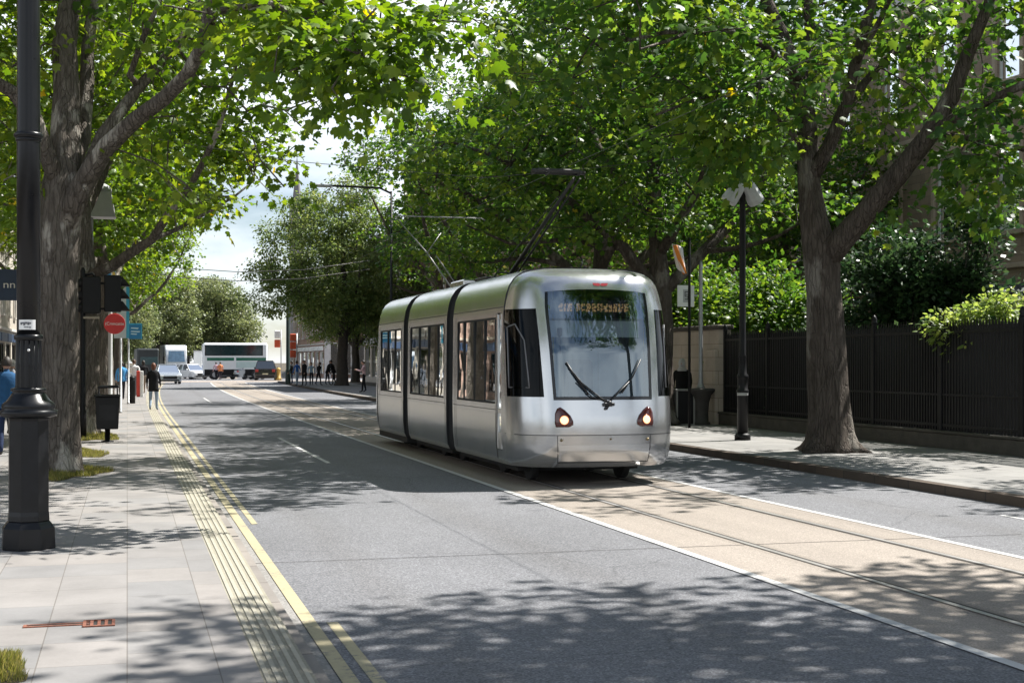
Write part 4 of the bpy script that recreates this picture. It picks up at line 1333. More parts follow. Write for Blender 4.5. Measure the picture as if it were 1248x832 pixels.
# wipers
b = MB()
m_wip = mat('wiper_black', (.008, .008, .009), .45)
piv = [-.02, .05]
def wp(s, z): return cab(s, z, .035)
b.tube([wp(.04, 1.2), wp(-.06, 1.27), wp(-.27, 1.48), wp(-.36, 1.62)], .012, 6)
b.tube([wp(.02, 1.23), wp(-.16, 1.28), wp(-.33, 1.5)], .009, 6)
b.tube([wp(-.44, 1.78), wp(-.36, 1.61), wp(-.2, 1.32)], .013, 6)
wl = b.build('wiper', m_wip, tram)
b = MB()
b.tube([wp(.04, 1.2), wp(.12, 1.3), wp(.3, 1.5)], .012, 6)
b.tube([wp(.46, 1.82), wp(.34, 1.56), wp(.2, 1.34)], .012, 6)
b.build('wiper', m_wip, tram)
b = MB()
b.sphere(wp(.04, 1.19), .045); b.box(wp(.04, 1.18), (.16, .05, .05), bev=.01)
b.tube([wp(.04, 1.18), wp(.0, 1.11)], .02, 6)
b.build('wiper_hub', m_wip, tram)
# destination display behind the glass: dim amber dot glyphs, unreadable as in the picture
b = MB(); b.box((0, .48, 2.585), (1.36, .06, .21)); dd = b.build('destination_display', mat('display_panel', (.16, .17, .2), .5), tram)
rgd = random.Random(4)
b = MB()
x = -.56
while x < .5:
    wd = rgd.choice((3, 4, 4, 5, 2))
    if rgd.random() < .13: x += .05; continue
    g5 = [[rgd.random() < .5 for _ in range(wd)] for _ in range(7)]
    st = rgd.randrange(wd)
    for r_ in range(7): g5[r_][st] = rgd.random() < .85
    for r_ in range(7):
        for c_ in range(wd):
            if g5[r_][c_]: b.box((x + c_ * .0155, .447, 2.53 + r_ * .0165), (.0156, .006, .0166))
    b.build('glyph', emis('amber_led', (1.0, .55, .22), .45, (.3, .18, .08)), dd); b = MB()
    x += wd * .0155 + .018
# cab interior
m_blind = mat('pale_sun_blind', (.62, .68, .72), .7, var=.06)
m_part = mat('teal_grey_partition', (.23, .33, .40), .5, var=.12, scale=2)
m_int = mat('tram_interior', (.33, .34, .35), .7)
b = MB(); b.box((-.02, .47, 2.27), (1.4, .012, .24)); b.build('sun_blind', m_blind, tram)
b = MB(); b.box((0, 1.55, 1.6), (2.3, .03, 2.0)); b.box((-.5, 1.5, 1.7), (.03, .06, 1.6)); b.box((.42, 1.5, 1.7), (.03, .06, 1.6)); b.build('cab_partition', m_part, tram)
b = MB(); b.box((0, .62, 1.02), (1.9, .6, .12), bev=.04); b.box((-.1, .62, 1.14), (.5, .3, .14), bev=.05); b.build('dashboard', m_black_matt, tram)
b = MB(); b.box((.05, 1.2, 1.05), (.5, .5, .14), bev=.05); b.box((.05, 1.42, 1.45), (.46, .12, .75), bev=.05); b.build('driver_seat', mat('seat_blue', (.05, .09, .14), .8), tram)
b = MB(); b.box((-.56, .42, 2.22), (.07, .03, .12), bev=.01); b.tube([(-.56, .42, 2.16), (-.54, .45, 1.9)], .012, 6); b.build('cab_mirror', m_black_matt, tram)

# ---- body sections
SEC = [('front', CABY, 4.3), ('middle', 4.8, 8.25), ('rear', 8.72, 11.6)]
WIN = {'front': [(1.46, 2.12), (2.12, 2.80), (2.80, 3.50), (3.50, 3.95)], 'middle': [(5.0, 5.5), (5.5, 6.3), (6.3, 7.15), (7.15, 8.0)], 'rear': [(8.95, 9.65), (9.65, 10.45), (10.45, 11.3)]}
DOOR = {'front': (1.10, 1.36), 'middle': None, 'rear': None}
zs = [.28, .32, .36, .48, .6, .9, 1.16, 1.8, 2.46, 2.52, 2.58, 2.62, 2.66, 2.73, 2.8, 2.86, 2.92, 2.97, 3.02, 3.06, 3.10, 3.13, 3.16, 3.19]
m_bellows = mat('bellows_rubber', (.012, .012, .013), .7, var=.2)
m_lino = mat('tram_floor', (.12, .12, .125), .8)
rubber = m_dark
for nm, y0, y1 in SEC:
    ops = list(WIN[nm])
    opens = [(ops[0][0], ops[-1][1], 1.16, 2.46)]
    if DOOR[nm]: opens.append((*DOOR[nm], .48, 2.52))
    ysb = sorted(set([y0, y1] + [v for o in opens for v in o[:2]]))
    b = MB()
    def inop(ya, yb, za, zb):
        return any(ya >= o[0] - 1e-6 and yb <= o[1] + 1e-6 and za >= o[2] - 1e-6 and zb <= o[3] + 1e-6 for o in opens)
    for sg in (-1, 1):
        b.grid(lambda i, j: (sg * W(zs[j]), ysb[i], zs[j]), len(ysb), len(zs), 0, True, sg > 0, None, lambda i, j: inop(ysb[i], ysb[i + 1], zs[j], zs[j + 1]))
        for (ya, yb, za, zb) in opens:               # reveals
            q = [(ya, za), (yb, za), (yb, zb), (ya, zb)]
            for (p0, p1) in zip(q, q[1:] + q[:1]):
                b.add([(sg * W(p0[1]), p0[0], p0[1]), (sg * W(p1[1]), p1[0], p1[1]), (sg * (W(p1[1]) - .05), p1[0], p1[1]), (sg * (W(p0[1]) - .05), p0[0], p0[1])], [(0, 1, 2, 3)], 1)
    yf = y0 if nm != 'front' else 1.25
    b.add([(-.60, yf, 3.19), (-.3, yf, 3.215), (.3, yf, 3.215), (.60, yf, 3.19), (.60, y1, 3.19), (.3, y1, 3.215), (-.3, y1, 3.215), (-.60, y1, 3.19)], [(0, 1, 6, 7), (1, 2, 5, 6), (2, 3, 4, 5)], 0, True)#, [(0, 1, 2, 3)], 0, True)
    b.add([(-1.18, y0, .28), (1.18, y0, .28), (1.18, y1, .28), (-1.18, y1, .28)], [(0, 1, 2, 3)], 1)
    for ye in (y0, y1):                               # thin end frames
        for z0_, z1_ in zip(zs, zs[1:]):
            for sg in (-1, 1):
                b.add([(sg * W(z0_), ye, z0_), (sg * W(z1_), ye, z1_), (sg * (W(z1_) - .12), ye, z1_), (sg * (W(z0_) - .12), ye, z0_)], [(0, 1, 2, 3)], 1)
    body = b.build('body_section', [m_silver, m_dark], tram, fix=False)
    # darker mirror-like lower panels, laid 4 mm proud
    for sg in (-1, 1):
        spans = [(y0 + .03, y1 - .03)]
        if DOOR[nm]: spans = [(DOOR[nm][1] + .04, y1 - .03)]
        for (ya, yb) in spans:
            b = MB(); zz = [.34, .36, .48, .6, .75, .9, 1.02]
            b.grid(lambda i, j: (sg * (W(zz[j]) + .004), (ya, yb)[i], zz[j]), 2, len(zz), 0, True, sg > 0)
            b.build('lower_panel', m_silver2, tram)
        for (ya, yb) in ops:
            b = MB(); zz = [1.165, 1.6, 2.0, 2.455]
            b.grid(lambda i, j: (sg * (W(zz[j]) - .012), (ya + .005, yb - .005)[i], zz[j]), 2, len(zz), 0, False)
            wn = b.build('window', m_glass_dark, tram, fix=False)
            b = MB()
            for (yc, zc, dy, dz) in (((ya + yb) / 2, 1.175, yb - ya, .03), ((ya + yb) / 2, 2.445, yb - ya, .03), (ya + .014, 1.81, .028, 1.24), (yb - .014, 1.81, .028, 1.24)):
                b.box((sg * (W(zc) - .006), yc, zc), (.016, dy, dz))
            b.build('window_gasket', rubber, wn)
        if DOOR[nm]:
            ya, yb = DOOR[nm]
            b = MB(); zz = [.49, .6, .9, 1.16, 1.8, 2.51]
            b.grid(lambda i, j: (sg * (W(zz[j]) - .02), (ya + .006, yb - .006)[i], zz[j]), 2, len(zz), 0, False)
            dr = b.build('door', m_glass_dark, tram, fix=False)
            b = MB()
            for (yc, zc, dy, dz) in (((ya + yb) / 2, .62, yb - ya - .01, .26), ((ya + yb) / 2, 2.46, yb - ya - .01, .08), (ya + .02, 1.5, .035, 2.0), (yb - .02, 1.5, .035, 2.0), ((ya + yb) / 2, 1.06, yb - ya - .01, .07)):
                b.box((sg * (W(zc) - .016), yc, zc), (.02, dy, dz), bev=.004)
            b.build('door_frame', m_silver, dr)
        # door-leaf seams on the flank
        b = MB()
        for ys_ in ({'front': (1.41, 4.02, 4.12), 'middle': (4.9, 8.1), 'rear': (8.85, 11.4)}[nm]):
            zz = [.36, .6, .9, 1.2, 2.0, 2.52]
            b.grid(lambda i, j: (sg * (W(zz[j]) + .006), (ys_, ys_ + .012)[i], zz[j]), 2, len(zz), 0, False)
        b.grid(lambda i, j: (sg * (W(2.6) + .003), (y0 + .02, y1 - .02)[i], (2.595, 2.605)[j]), 2, 2)
        b.grid(lambda i, j: (sg * (W(1.1) + .006), (y0 + (.4 if nm == 'front' else .06), y1 - .06)[i], (1.07, 1.078)[j]), 2, 2)
        b.build('door_seam', m_seam, tram, fix=False)
    b = MB(); b.box((0, (y0 + y1) / 2, .62), (2.4, y1 - y0 - .02, .04)); b.build('floor', m_lino, tram)
    # seats and grab poles seen through the glass
    for k in range(3):
        yc = y0 + .7 + k * (y1 - y0 - 1.2) / 2
        for sx in (-.78, .78):
            b = MB(); b.box((sx, yc, 1.05), (.85, .42, .1), bev=.03); b.box((sx, yc + .22, 1.42), (.85, .09, .7), bev=.03); b.box((sx, yc, .82), (.5, .3, .36))
            b.build('seat', mat('seat_moquette', (.06, .09, .16), .9, var=.3, scale=30), tram)
        b = MB(); b.tube([(-.35, yc - .3, .64), (-.35, yc - .3, 3.1)], .018, 6); b.tube([(.35, yc + .3, .64), (.35, yc + .3, 3.1)], .018, 6)
        b.build('grab_pole', mat('yellow_pole', (.5, .38, .06), .4), tram)
for ya, yb in ((4.3, 4.8), (8.25, 8.72)):
    b = MB()
    n = 9
    for k in range(n):
        pass
    ysb = [ya + (yb - ya) * k / (2 * n) for k in range(2 * n + 1)]
    ring = [(sg * 1, z) for sg, z in ()]
    prof = [(-W(z), z) for z in zs] + [(W(z), z) for z in zs[::-1]]
    b.grid(lambda i, j: (prof[i][0] * (.965 if j % 2 else .93), ysb[j], .3 + (prof[i][1] - .3) * (.985 if j % 2 else .965)), len(prof), len(ysb), 0, False)
    b.build('bellows', m_bellows, tram)
# rear end: a rounded tail like the front
b = MB()
RY = 11.6
b.grid(lambda i, j: (lambda p: (p.x, RY + 1.0 - p.y, p.z))(cab(col_list(zr[j])[i], zr[j])), nc, len(zr))
b.build('rear_shell', m_silver, tram)
b = MB(); b.grid(lambda i, j: (lambda p: (p.x, RY + 1.02 - p.y + .01, p.z))(cab(-.6 + 1.2 * i / 8, 1.2 + 1.5 * j / 5)), 9, 6); b.build('rear_window', m_cabglass, tram)
# running gear
m_under = mat('underframe', (.02, .02, .02), .8, var=.3)
b = MB(); b.box((0, 3.1, .24), (1.9, 3.7, .16)); b.box((0, 7.0, .24), (2.0, 3.2, .16)); b.box((0, 10.4, .24), (2.3, 3.2, .16)); b.build('underframe', m_under, tram)
for yc in (2.1, 6.4, 10.3):
    b = MB()
    for sx in (-.7175, .7175):
        for dy in (-.75, .75):
            b.tube([(sx - .05, yc + dy, .3), (sx + .05, yc + dy, .3)], .285, 20)
    for dy in (-.75, .75): b.tube([(-.8, yc + dy, .3), (.8, yc + dy, .3)], .06, 8)
    b.box((-.95, yc, .3), (.12, 1.9, .16)); b.box((.95, yc, .3), (.12, 1.9, .16))
    b.build('bogie', m_under, tram)
# roof: pantograph on insulators
m_pan = mat('pantograph_steel', (.035, .033, .032), .5, .4)
b = MB()
b.box((0, 5.35, 3.27), (1.0, .9, .05), bev=.01)
for sx in (-.42, .42):
    for dy in (-.35, .35): b.lathe([(.05, 3.18), (.06, 3.2), (.04, 3.215), (.06, 3.23), (.04, 3.245)], 10, 0, True, Matrix.Translation((sx, 5.35 + dy, 0)))
pan = b.build('pantograph', m_pan, tram)
HY, HZZ = 2.3, 4.80
b = MB()
b.tube([(.0, 5.3, 3.3), (.3, HY + .08, HZZ - .08)], [.038, .028], 8)
b.tube([(.12, 5.3, 3.3), (.4, HY + .08, HZZ - .08)], [.02, .016], 6)
b.build('arm', m_pan, pan)
b = MB(); b.tube([(-.3, 5.2, 3.3), (.1, HY + .3, HZZ - .35)], .009, 5); b.build('control_rod', m_pan, pan)
b = MB()
b.tube([(-.43, HY, HZZ), (-.3, HY, HZZ + .02), (.3, HY, HZZ + .02), (.45, HY, HZZ - .01)], .035, 8)
b.tube([(-.4, HY + .16, HZZ), (.42, HY + .16, HZZ)], .025, 8)
for sx in (-.38, -.15, .38): b.box((sx, HY + .08, HZZ), (.04, .24, .06), bev=.008)
b.build('collector_head', m_pan, pan)
m_grey_arm = mat('pale_pantograph_steel', (.22, .22, .215), .45, .5)
b = MB(); b.box((0, 9.6, 3.25), (.8, .6, .06), bev=.01); p2 = b.build('pantograph', m_grey_arm, tram)
b = MB()
b.tube([(-.05, 9.5, 3.28), (-.45, 10.2, 4.1), (-1.0, 10.9, 4.92)], [.02, .016, .012], 7)
b.tube([(.1, 9.5, 3.28), (-.25, 10.2, 4.05)], .012, 6)
b.tube([(-.45, 10.2, 4.1), (-.1, 10.4, 4.55)], .009, 6)
b.build('arm', m_grey_arm, p2)
b = MB(); b.tube([(-1.02, 10.9, 4.9), (-.96, 10.9, 4.94), (.92, 10.9, 4.94), (1.0, 10.9, 4.9)], .013, 7); b.build('collector_head', m_grey_arm, p2)
# roof boxes
b = MB(); b.box((-.1, 7.0, 3.26), (.9, 1.1, .14), bev=.03); b.build('roof_box', m_silver2, tram)
b = MB()
b.tube([(-.6, 4.2, 3.15), (-.55, 4.0, 3.3), (-.45, 3.7, 3.28), (-.4, 3.5, 3.2)], .015, 6); b.tube([(.2, 1.9, 3.18), (.25, 1.8, 3.34), (.15, 1.6, 3.4)], .012, 6)
b.sphere((.2, 1.55, 3.22), .04); b.sphere((.0, 1.6, 3.22), .03)
b.build('roof_cable', m_black_matt, tram)

# overhead wires
m_wire = mat('copper_wire', (.09, .085, .08), .5, .5)
def wire(name, label, pts, r=.0042):
    b = MB(); b.tube(pts, r, 5)
    return tag(b.build(name, m_wire), label, 'overhead wire')
wire('contact_wire', 'thin overhead tram wire running above the tracks over the pantograph', [(6.6 + bend(y), y, 4.83) for y in range(-20, 190, 5)])
wire('span_wire', 'thin span wire stretched across the street above the tram roof', [(11.0, 26, 5.9), (8.5, 26, 5.55), (6.6, 26, 5.32), (3, 26, 5.5), (-1.0, 26, 6.0)], .006)
wire('span_wire', 'sagging span wire crossing the street in front of the far rounded tree', [(11.2, 66, 6.6), (8, 66, 6.1), (5, 66, 5.95), (2, 66, 6.1), (-1.2, 66, 6.7)], .018)
wire('span_wire', 'lower sagging span wire crossing before the far rounded tree', [(11.2, 66.3, 6.2), (8, 66.3, 5.7), (5, 66.3, 5.55), (2, 66.3, 5.7), (-1.2, 66.3, 6.3)], .018)
# ================================================================== STREET FURNITURE
# ---- tall black lamp column, near left
p = gp(33, 671, PZ); D = F * (CAMH - PZ) / 231
t = thing('lamp_column', 'tall black cast-iron lamp column with octagonal base, nearest on the left pavement', 'lamp post', (p.x, p.y + .2, PZ), .12)
k = 1.0
b = MB()
b.lathe([(.245, 0), (.245, .02), (.24, .19), (.222, .215), (.205, .235), (.195, .25)], 8, 0, False, None, phase=PI / 8)
b.build('plinth', m_black, t, bevel=.006)
b = MB()
b.lathe([(.192, .25), (.19, .3), (.185, .34), (.183, 1.16), (.187, 1.19)], 8, 0, False, None, phase=PI / 8)
b.build('octagonal_shaft', m_black, t, bevel=.008)
b = MB()
b.lathe([(.19, 1.19), (.245, 1.2), (.258, 1.225), (.255, 1.25), (.225, 1.265), (.235, 1.28), (.23, 1.31), (.185, 1.35), (.15, 1.40), (.135, 1.42), (.155, 1.43), (.155, 1.45), (.12, 1.46)], 32, 0, True)
b.build('collar', m_black, t)
b = MB()
b.lathe([(.115, 1.455), (.112, 1.9)], 28, 0, False, None, .09, 1)
b.lathe([(.105, 1.46), (.105, 1.9)], 20, 0, True)
b.build('fluted_shaft', m_black, t)
b = MB()
for z in (1.915, 3.75): b.lathe([(.1, z - .03), (.118, z - .025), (.128, z - .01), (.128, z + .012), (.118, z + .026), (.1, z + .03)], 28)
b.lathe([(.104, 3.69), (.112, 3.7), (.112, 3.72), (.104, 3.73)], 28)
b.build('ring', m_black, t)
b = MB(); b.lathe([(.103, 1.9), (.102, 3.75), (.095, 6.6), (.09, 6.7)], 28); b.build('shaft', m_black, t)
b = MB(); b.lathe([(.05, 6.7), (.12, 6.75), (.2, 6.8), (.26, 7.25), (.2, 7.3), (.06, 7.45), (.01, 7.6)], 12); b.build('lantern', m_black_matt, t)
# white sticker bent round the shaft, with its scribble
fd = Vector((-p.x, -p.y - .2, 0)).normalized(); fa = math.atan2(fd.y, fd.x) - .12
b = MB(); b.grid(lambda i, j: (.1055 * math.cos(fa - .9 + 1.5 * i / 8), .1055 * math.sin(fa - .9 + 1.5 * i / 8), (1.985, 2.075)[j]), 9, 2)
s_ = b.build('sticker', m_white, t)
b = MB()
for i, (da, z, h) in enumerate(((-.62, 2.04, .022), (-.5, 2.045, .014), (-.36, 2.038, .03), (-.2, 2.045, .018), (-.02, 2.04, .026), (.12, 2.043, .014), (-.3, 2.008, .008), (-.1, 2.008, .008), (.1, 2.006, .01))):
    a_ = fa + da
    b.box((.1068 * math.cos(a_), .1068 * math.sin(a_), z), (.002, .018, h), rz=a_)
b.build('scribble', mat('sticker_ink', (.12, .12, .13), .6), s_)
b = MB(); b.sphere((.113 * math.cos(fa), .113 * math.sin(fa), 1.80), .013); b.build('bolt', m_white, t)

# ---- grey lantern on a grey pole behind the first two trees
D = 33.6; pp = at(111, 440, D)
t = thing('street_lamp', 'pale grey box lantern on a slim grey pole between the left tree trunks', 'street lamp', (pp.x, pp.y, PZ))
zt = 5.15
b = MB(); b.lathe([(.1, 0), (.1, .9), (.06, 1.0), (.05, zt + .1)], 14); b.build('pole', m_lightgrey, t)
sx_ = at(124, 0, D).x - pp.x
b = MB()
zt0, zt1 = zt - .0, zt + .62
vs = []
for z, hx, hy in ((zt0, .33, .3), (zt1, .22, .22)):
    vs += [(sx_ - hx + (.02 if z == zt1 else 0), -hy, z), (sx_ + hx, -hy, z), (sx_ + hx, hy, z), (sx_ - hx + (.02 if z == zt1 else 0), hy, z)]
b.add(vs, [(3, 2, 1, 0), (4, 5, 6, 7), (0, 1, 5, 4), (1, 2, 6, 5), (2, 3, 7, 6), (3, 0, 4, 7)])
ln = b.build('lantern', mat('lantern_housing', (.4, .4, .4), .5), t, bevel=.02)
b = MB(); b.lathe([(.23, zt1), (.215, zt1 + .08), (.16, zt1 + .16), (.07, zt1 + .21), (.005, zt1 + .22)], 16, 0, True, Matrix.Translation((sx_ + .01, 0, 0))); b.build('lantern_cap', m_lightgrey, ln)

# ---- traffic signal, black heads seen from behind and the side
D = 30.2; pp = at(101, 440, D); px = F / D
t = thing('traffic_signal', 'black traffic signal with hooded heads in front of the second left trunk', 'traffic light', (pp.x, pp.y, PZ))
X_ = lambda u: (u - 101) / px
Z_ = lambda v: CAMH - (v - HZ) / px - PZ
b = MB(); b.lathe([(.075, 0), (.075, .6), (.057, .65), (.057, Z_(330)), (.03, Z_(326))], 14); b.build('pole', m_black_matt, t)
for (ua, ub, va, vb, hood) in ((100, 122, 337, 382, -1), (126, 146, 335, 380, 1)):
    b = MB()
    b.box(((X_(ua) + X_(ub)) / 2, 0, (Z_(va) + Z_(vb)) / 2), (X_(ub) - X_(ua), .3, Z_(va) - Z_(vb)), bev=.02)
    hd = b.build('signal_head', m_black_matt, t)
    b = MB()
    nh = 3
    for k_ in range(nh):
        zc = Z_(vb) + (Z_(va) - Z_(vb)) * (k_ + .5) / nh
        xo = X_(ub) if hood > 0 else X_(ua)
        Mx = Matrix.Translation((xo, -.02, zc)) @ Matrix.Rotation(R(90) * hood, 4, 'Y')
        vs, fs = [], []
        for j, (r0, l0) in enumerate(((.105, -.01), (.115, .2))):
            for a_ in range(11):
                an = R(20) + R(320) * a_ / 10
                vs.append(Vector((r0 * math.cos(an) * hood * -1, r0 * math.sin(an), l0 * (.55 + .45 * math.cos(an) * -1 if j else 1))))
        for a_ in range(10): fs.append((a_, a_ + 1, 12 + a_, 11 + a_))
        b.add(vs, fs, 0, True, Mx)
        b.lathe([(.11, -.02), (.11, .012), (.095, .015)], 14, 0, True, Mx)
    b.build('hood', m_black_matt, hd, fix=False)
b = MB()
for v in (345, 376): b.box(((X_(101) + X_(140)) / 2, .0, Z_(v)), (X_(140), .05, .05), bev=.01)
b.tube([(0, 0, Z_(336)), (X_(112), -.02, Z_(333)), (X_(116), -.02, Z_(338))], .03, 8)
b.build('bracket', m_black_matt, t)
b = MB(); b.box((X_(111), -.06, Z_(387)), (.34, .12, .05), bev=.015); b.build('lower_bracket', mat('tan_bracket', (.33, .28, .22), .7), t)  # lower bracket in even pale tan, the other brackets are black

# ---- litter bin
p = gp(131, 538, PZ)
t = thing('litter_bin', 'square black litter bin on a short post beside the third left tree', 'litter bin', (p.x, p.y, PZ))
b = MB(); b.lathe([(.13, 0), (.13, .02), (.055, .03), (.055, .3)], 14); b.build('post', m_black_matt, t)
b = MB(); b.prism([(-.22, .27), (.22, .27), (.25, .95), (-.25, .95)], -.2, .2); b.build('body', m_black_matt, t, bevel=.02)
b = MB(); b.box((0, 0, .975), (.54, .46, .045), bev=.015); b.build('rim', m_black, t)
b = MB(); b.box((.02, .04, 1.16), (.42, .36, .06), bev=.02)
for sx in (-.17, .2): b.box((sx, .04, 1.07), (.03, .32, .16))
b.build('hood', m_black, t)
b = MB(); b.box((0, -.006, .62), (.36, .39, .34), bev=.01); b.build('front_panel', m_black, t)

# ---- signs in the left pavement
def pole_thing(name, label, cat, u, v, r, ztop, m, group=None):
    p = gp(u, v, PZ)
    t = thing(name, label, cat, (p.x, p.y, PZ), 0, group)
    b = MB(); b.lathe([(r * 1.5, 0), (r * 1.5, .05), (r, .06), (r, ztop), (r * .7, ztop + .02)], 12); b.build('pole', m, t)
    return t, p
t, p = pole_thing('round_sign', 'round red sign with white lettering across it on a grey pole', 'road sign', 135, 517, .045, 3.0, m_lightgrey)
D = F * (CAMH - PZ) / 77; sc_ = D / F
cz = CAMH - (394.5 - HZ) * sc_ - PZ; cxo = (139.5 - 135) * sc_
Mx = Matrix.Translation((cxo, -.06, cz)) @ Matrix.Rotation(R(90), 4, 'X')
b = MB(); b.lathe([(.272, -.012), (.278, 0), (.272, .012)], 40, 0, False, Mx); s_ = b.build('sign_disc', m_red, t, fix=True)
Mt = Matrix.Translation((cxo, -.075, cz)) @ Matrix.Rotation(R(90), 4, 'X')
b = MB()
text_obj('(Cmncatte', .115, 'lettering', m_white, s_, Mt, .003)
t, p = pole_thing('square_sign', 'small blue and yellow sign above the traffic signal', 'road sign', 133.5, 512, .04, 4.3, m_grey)
D = F * (CAMH - PZ) / 72; sc_ = D / F
ztp = CAMH - (331 - HZ) * sc_ - PZ; zbt = CAMH - (353 - HZ) * sc_ - PZ
x0, x1 = (129 - 133.5) * sc_, (141 - 133.5) * sc_
b = MB(); b.box(((x0 + x1) / 2, -.06, (ztp + zbt) / 2), (x1 - x0, .02, ztp - zbt), bev=.004); s_ = b.build('panel', m_blue, t)
b = MB(); xm = x0 + (x1 - x0) * .5
b.prism([(xm - .02, zbt + .02), (xm + .06, zbt + .1), (xm + .04, ztp - .01), (x1 - .01, ztp - .01), (x1 - .01, zbt + .15), (xm + .1, zbt + .02)], -.078, -.0715); b.build('yellow_mark', mat('sign_yellow', (.65, .45, .1), .5), s_)
b = MB(); b.prism([(xm - .05, zbt + .02), (xm - .02, zbt + .02), (xm + .055, zbt + .1), (xm + .035, ztp - .01), (xm + .005, ztp - .01), (xm + .02, zbt + .12)], -.078, -.0715); b.build('white_mark', m_white, s_)
# tall fin panel, pale with a blue edge
t, p = pole_thing('banner_panel', 'tall pale fin-shaped panel with a bright blue edge above the pavement', 'banner', 147, 503, .04, 4.0, m_grey)
D = F * (CAMH - PZ) / 63; sc_ = D / F
U = lambda u: (u - 147) * sc_
V = lambda v: CAMH - (v - HZ) * sc_ - PZ
b = MB(); b.prism([(U(139), V(412)), (U(153.5), V(412)), (U(153.5), V(349)), (U(150), V(352)), (U(144), V(372)), (U(140), V(395))], -.075, -.05); pn = b.build('panel', mat('pale_panel', (.6, .66, .7), .4), t)
b = MB(); b.prism([(U(153.6), V(412)), (U(157), V(412)), (U(157.5), V(352)), (U(155.5), V(347)), (U(153.6), V(349))], -.08, -.045); b.build('blue_edge', m_cyan, pn)
# blue flag sign
t, p = pole_thing('flag_sign', 'blue rectangular flag sign on a grey pole beside the black bollard', 'bus stop sign', 156.5, 492, .04, 3.3, m_grey)
D = F * (CAMH - PZ) / 52; sc_ = D / F
U = lambda u: (u - 156.5) * sc_
V = lambda v: CAMH - (v - HZ) * sc_ - PZ
b = MB(); b.box(((U(157) + U(172)) / 2, -.03, (V(395) + V(413)) / 2), (U(172) - U(157), .025, V(395) - V(413)), bev=.004); s_ = b.build('flag', m_blue, t)
b = MB(); b.box(((U(157) + U(172)) / 2, -.03, V(394.6)), (U(172) - U(157) + .03, .03, .05)); b.box((U(172), -.03, (V(395) + V(413)) / 2), (.04, .03, V(395) - V(413))); b.build('pale_edge', m_cyan, s_)
b = MB()
for v0_, wv in ((399, .75), (403, .9), (406, .6)):
    b.prism([(U(159), V(v0_ + 1.2)), (U(159) + .42 * wv * .9, V(v0_ + 2)), (U(159) + .42 * wv, V(v0_ + .3)), (U(160), V(v0_))], -.052, -.0435)
b.build('white_mark', mat('pale_mark', (.5, .7, .78), .5), s_)
# dark ribbed post behind the bin, bollards
p = gp(130, 505, PZ)
t = thing('ribbed_post', 'black ribbed cast-iron post standing just behind the litter bin', 'post', (p.x, p.y, PZ))
b = MB(); b.lathe([(.15, 0), (.15, .5), (.17, .55), (.13, .62), (.13, .95), (.16, 1.0), (.16, 1.06), (.12, 1.1), (.12, 1.3), (.15, 1.35), (.15, 1.42), (.1, 1.46), (.1, 1.6), (.13, 1.64), (.11, 1.72), (.05, 1.78)], 20); b.build('shaft', m_black, t)
p = gp(161, 491.5, PZ)
t = thing('bollard', 'plain black bollard beside the blue flag sign', 'bollard', (p.x, p.y, PZ))
b = MB(); b.lathe([(.125, 0), (.125, 1.02), (.115, 1.06), (.08, 1.09), (.01, 1.1)], 18); b.build('shaft', m_black_matt, t)
b = MB(); b.lathe([(.128, .84), (.131, .845), (.131, .93), (.128, .935)], 18); b.build('band', m_black, t)
p = gp(170.5, 483.5, PZ)
t = thing('bollard', 'tall red and white bollard behind the woman in black', 'bollard', (p.x, p.y, PZ))
b = MB(); b.box((-.08, 0, .62), (.16, .2, 1.24), bev=.02); b.build('red_half', mat('bollard_red', (.6, .06, .04), .5), t)
b = MB(); b.box((.082, 0, .62), (.16, .2, 1.24), bev=.02); b.build('white_half', m_white, t)

# ---- right lamp post with twin white floodlights
p = gp(905, 536, PZ + .02)
t = thing('lamp_post', 'slim black lamp post carrying two white floodlights on the right pavement', 'lamp post', (p.x, p.y, PZ + .02))
b = MB(); b.lathe([(.17, 0), (.17, .1), (.15, .13), (.12, .15)], 16); b.build('base', m_black_matt, t)
b = MB(); b.lathe([(.115, .14), (.115, 1.0), (.13, 1.03), (.13, 1.06), (.11, 1.08), (.105, 1.3), (.125, 1.33), (.125, 1.37), (.09, 1.42), (.07, 1.75), (.085, 1.78), (.07, 1.82), (.066, 5.6), (.075, 5.62), (.06, 5.7), (.02, 5.74)], 18); b.build('shaft', m_black_matt, t)
b = MB(); b.lathe([(.1175, .95), (.119, .955), (.119, 1.02), (.1175, 1.025)], 18); b.build('label_band', m_lightgrey, t)
m_flood = mat('floodlight_white', (.55, .56, .57), .45, var=.12, scale=8)
for sx, an in ((-1, -38), (1, 38)):
    Mx = Matrix.Translation((sx * .21, -.03, 5.25)) @ Matrix.Rotation(R(-sx * 34), 4, 'Y') @ Matrix.Rotation(R(10), 4, 'X')
    b = MB(); b.lathe([(.06, .26), (.14, .23), (.16, .09), (.18, -.1), (.185, -.19), (.17, -.23), (.02, -.24)], 10, 0, False, Mx)
    fl = b.build('floodlight', m_flood, t, bevel=.01)
    b = MB(); b.tube([(0, 0, 5.45), (sx * .12, 0, 5.5), (sx * .14, -.02, 5.42)], .02, 6); b.build('bracket', m_black_matt, fl)

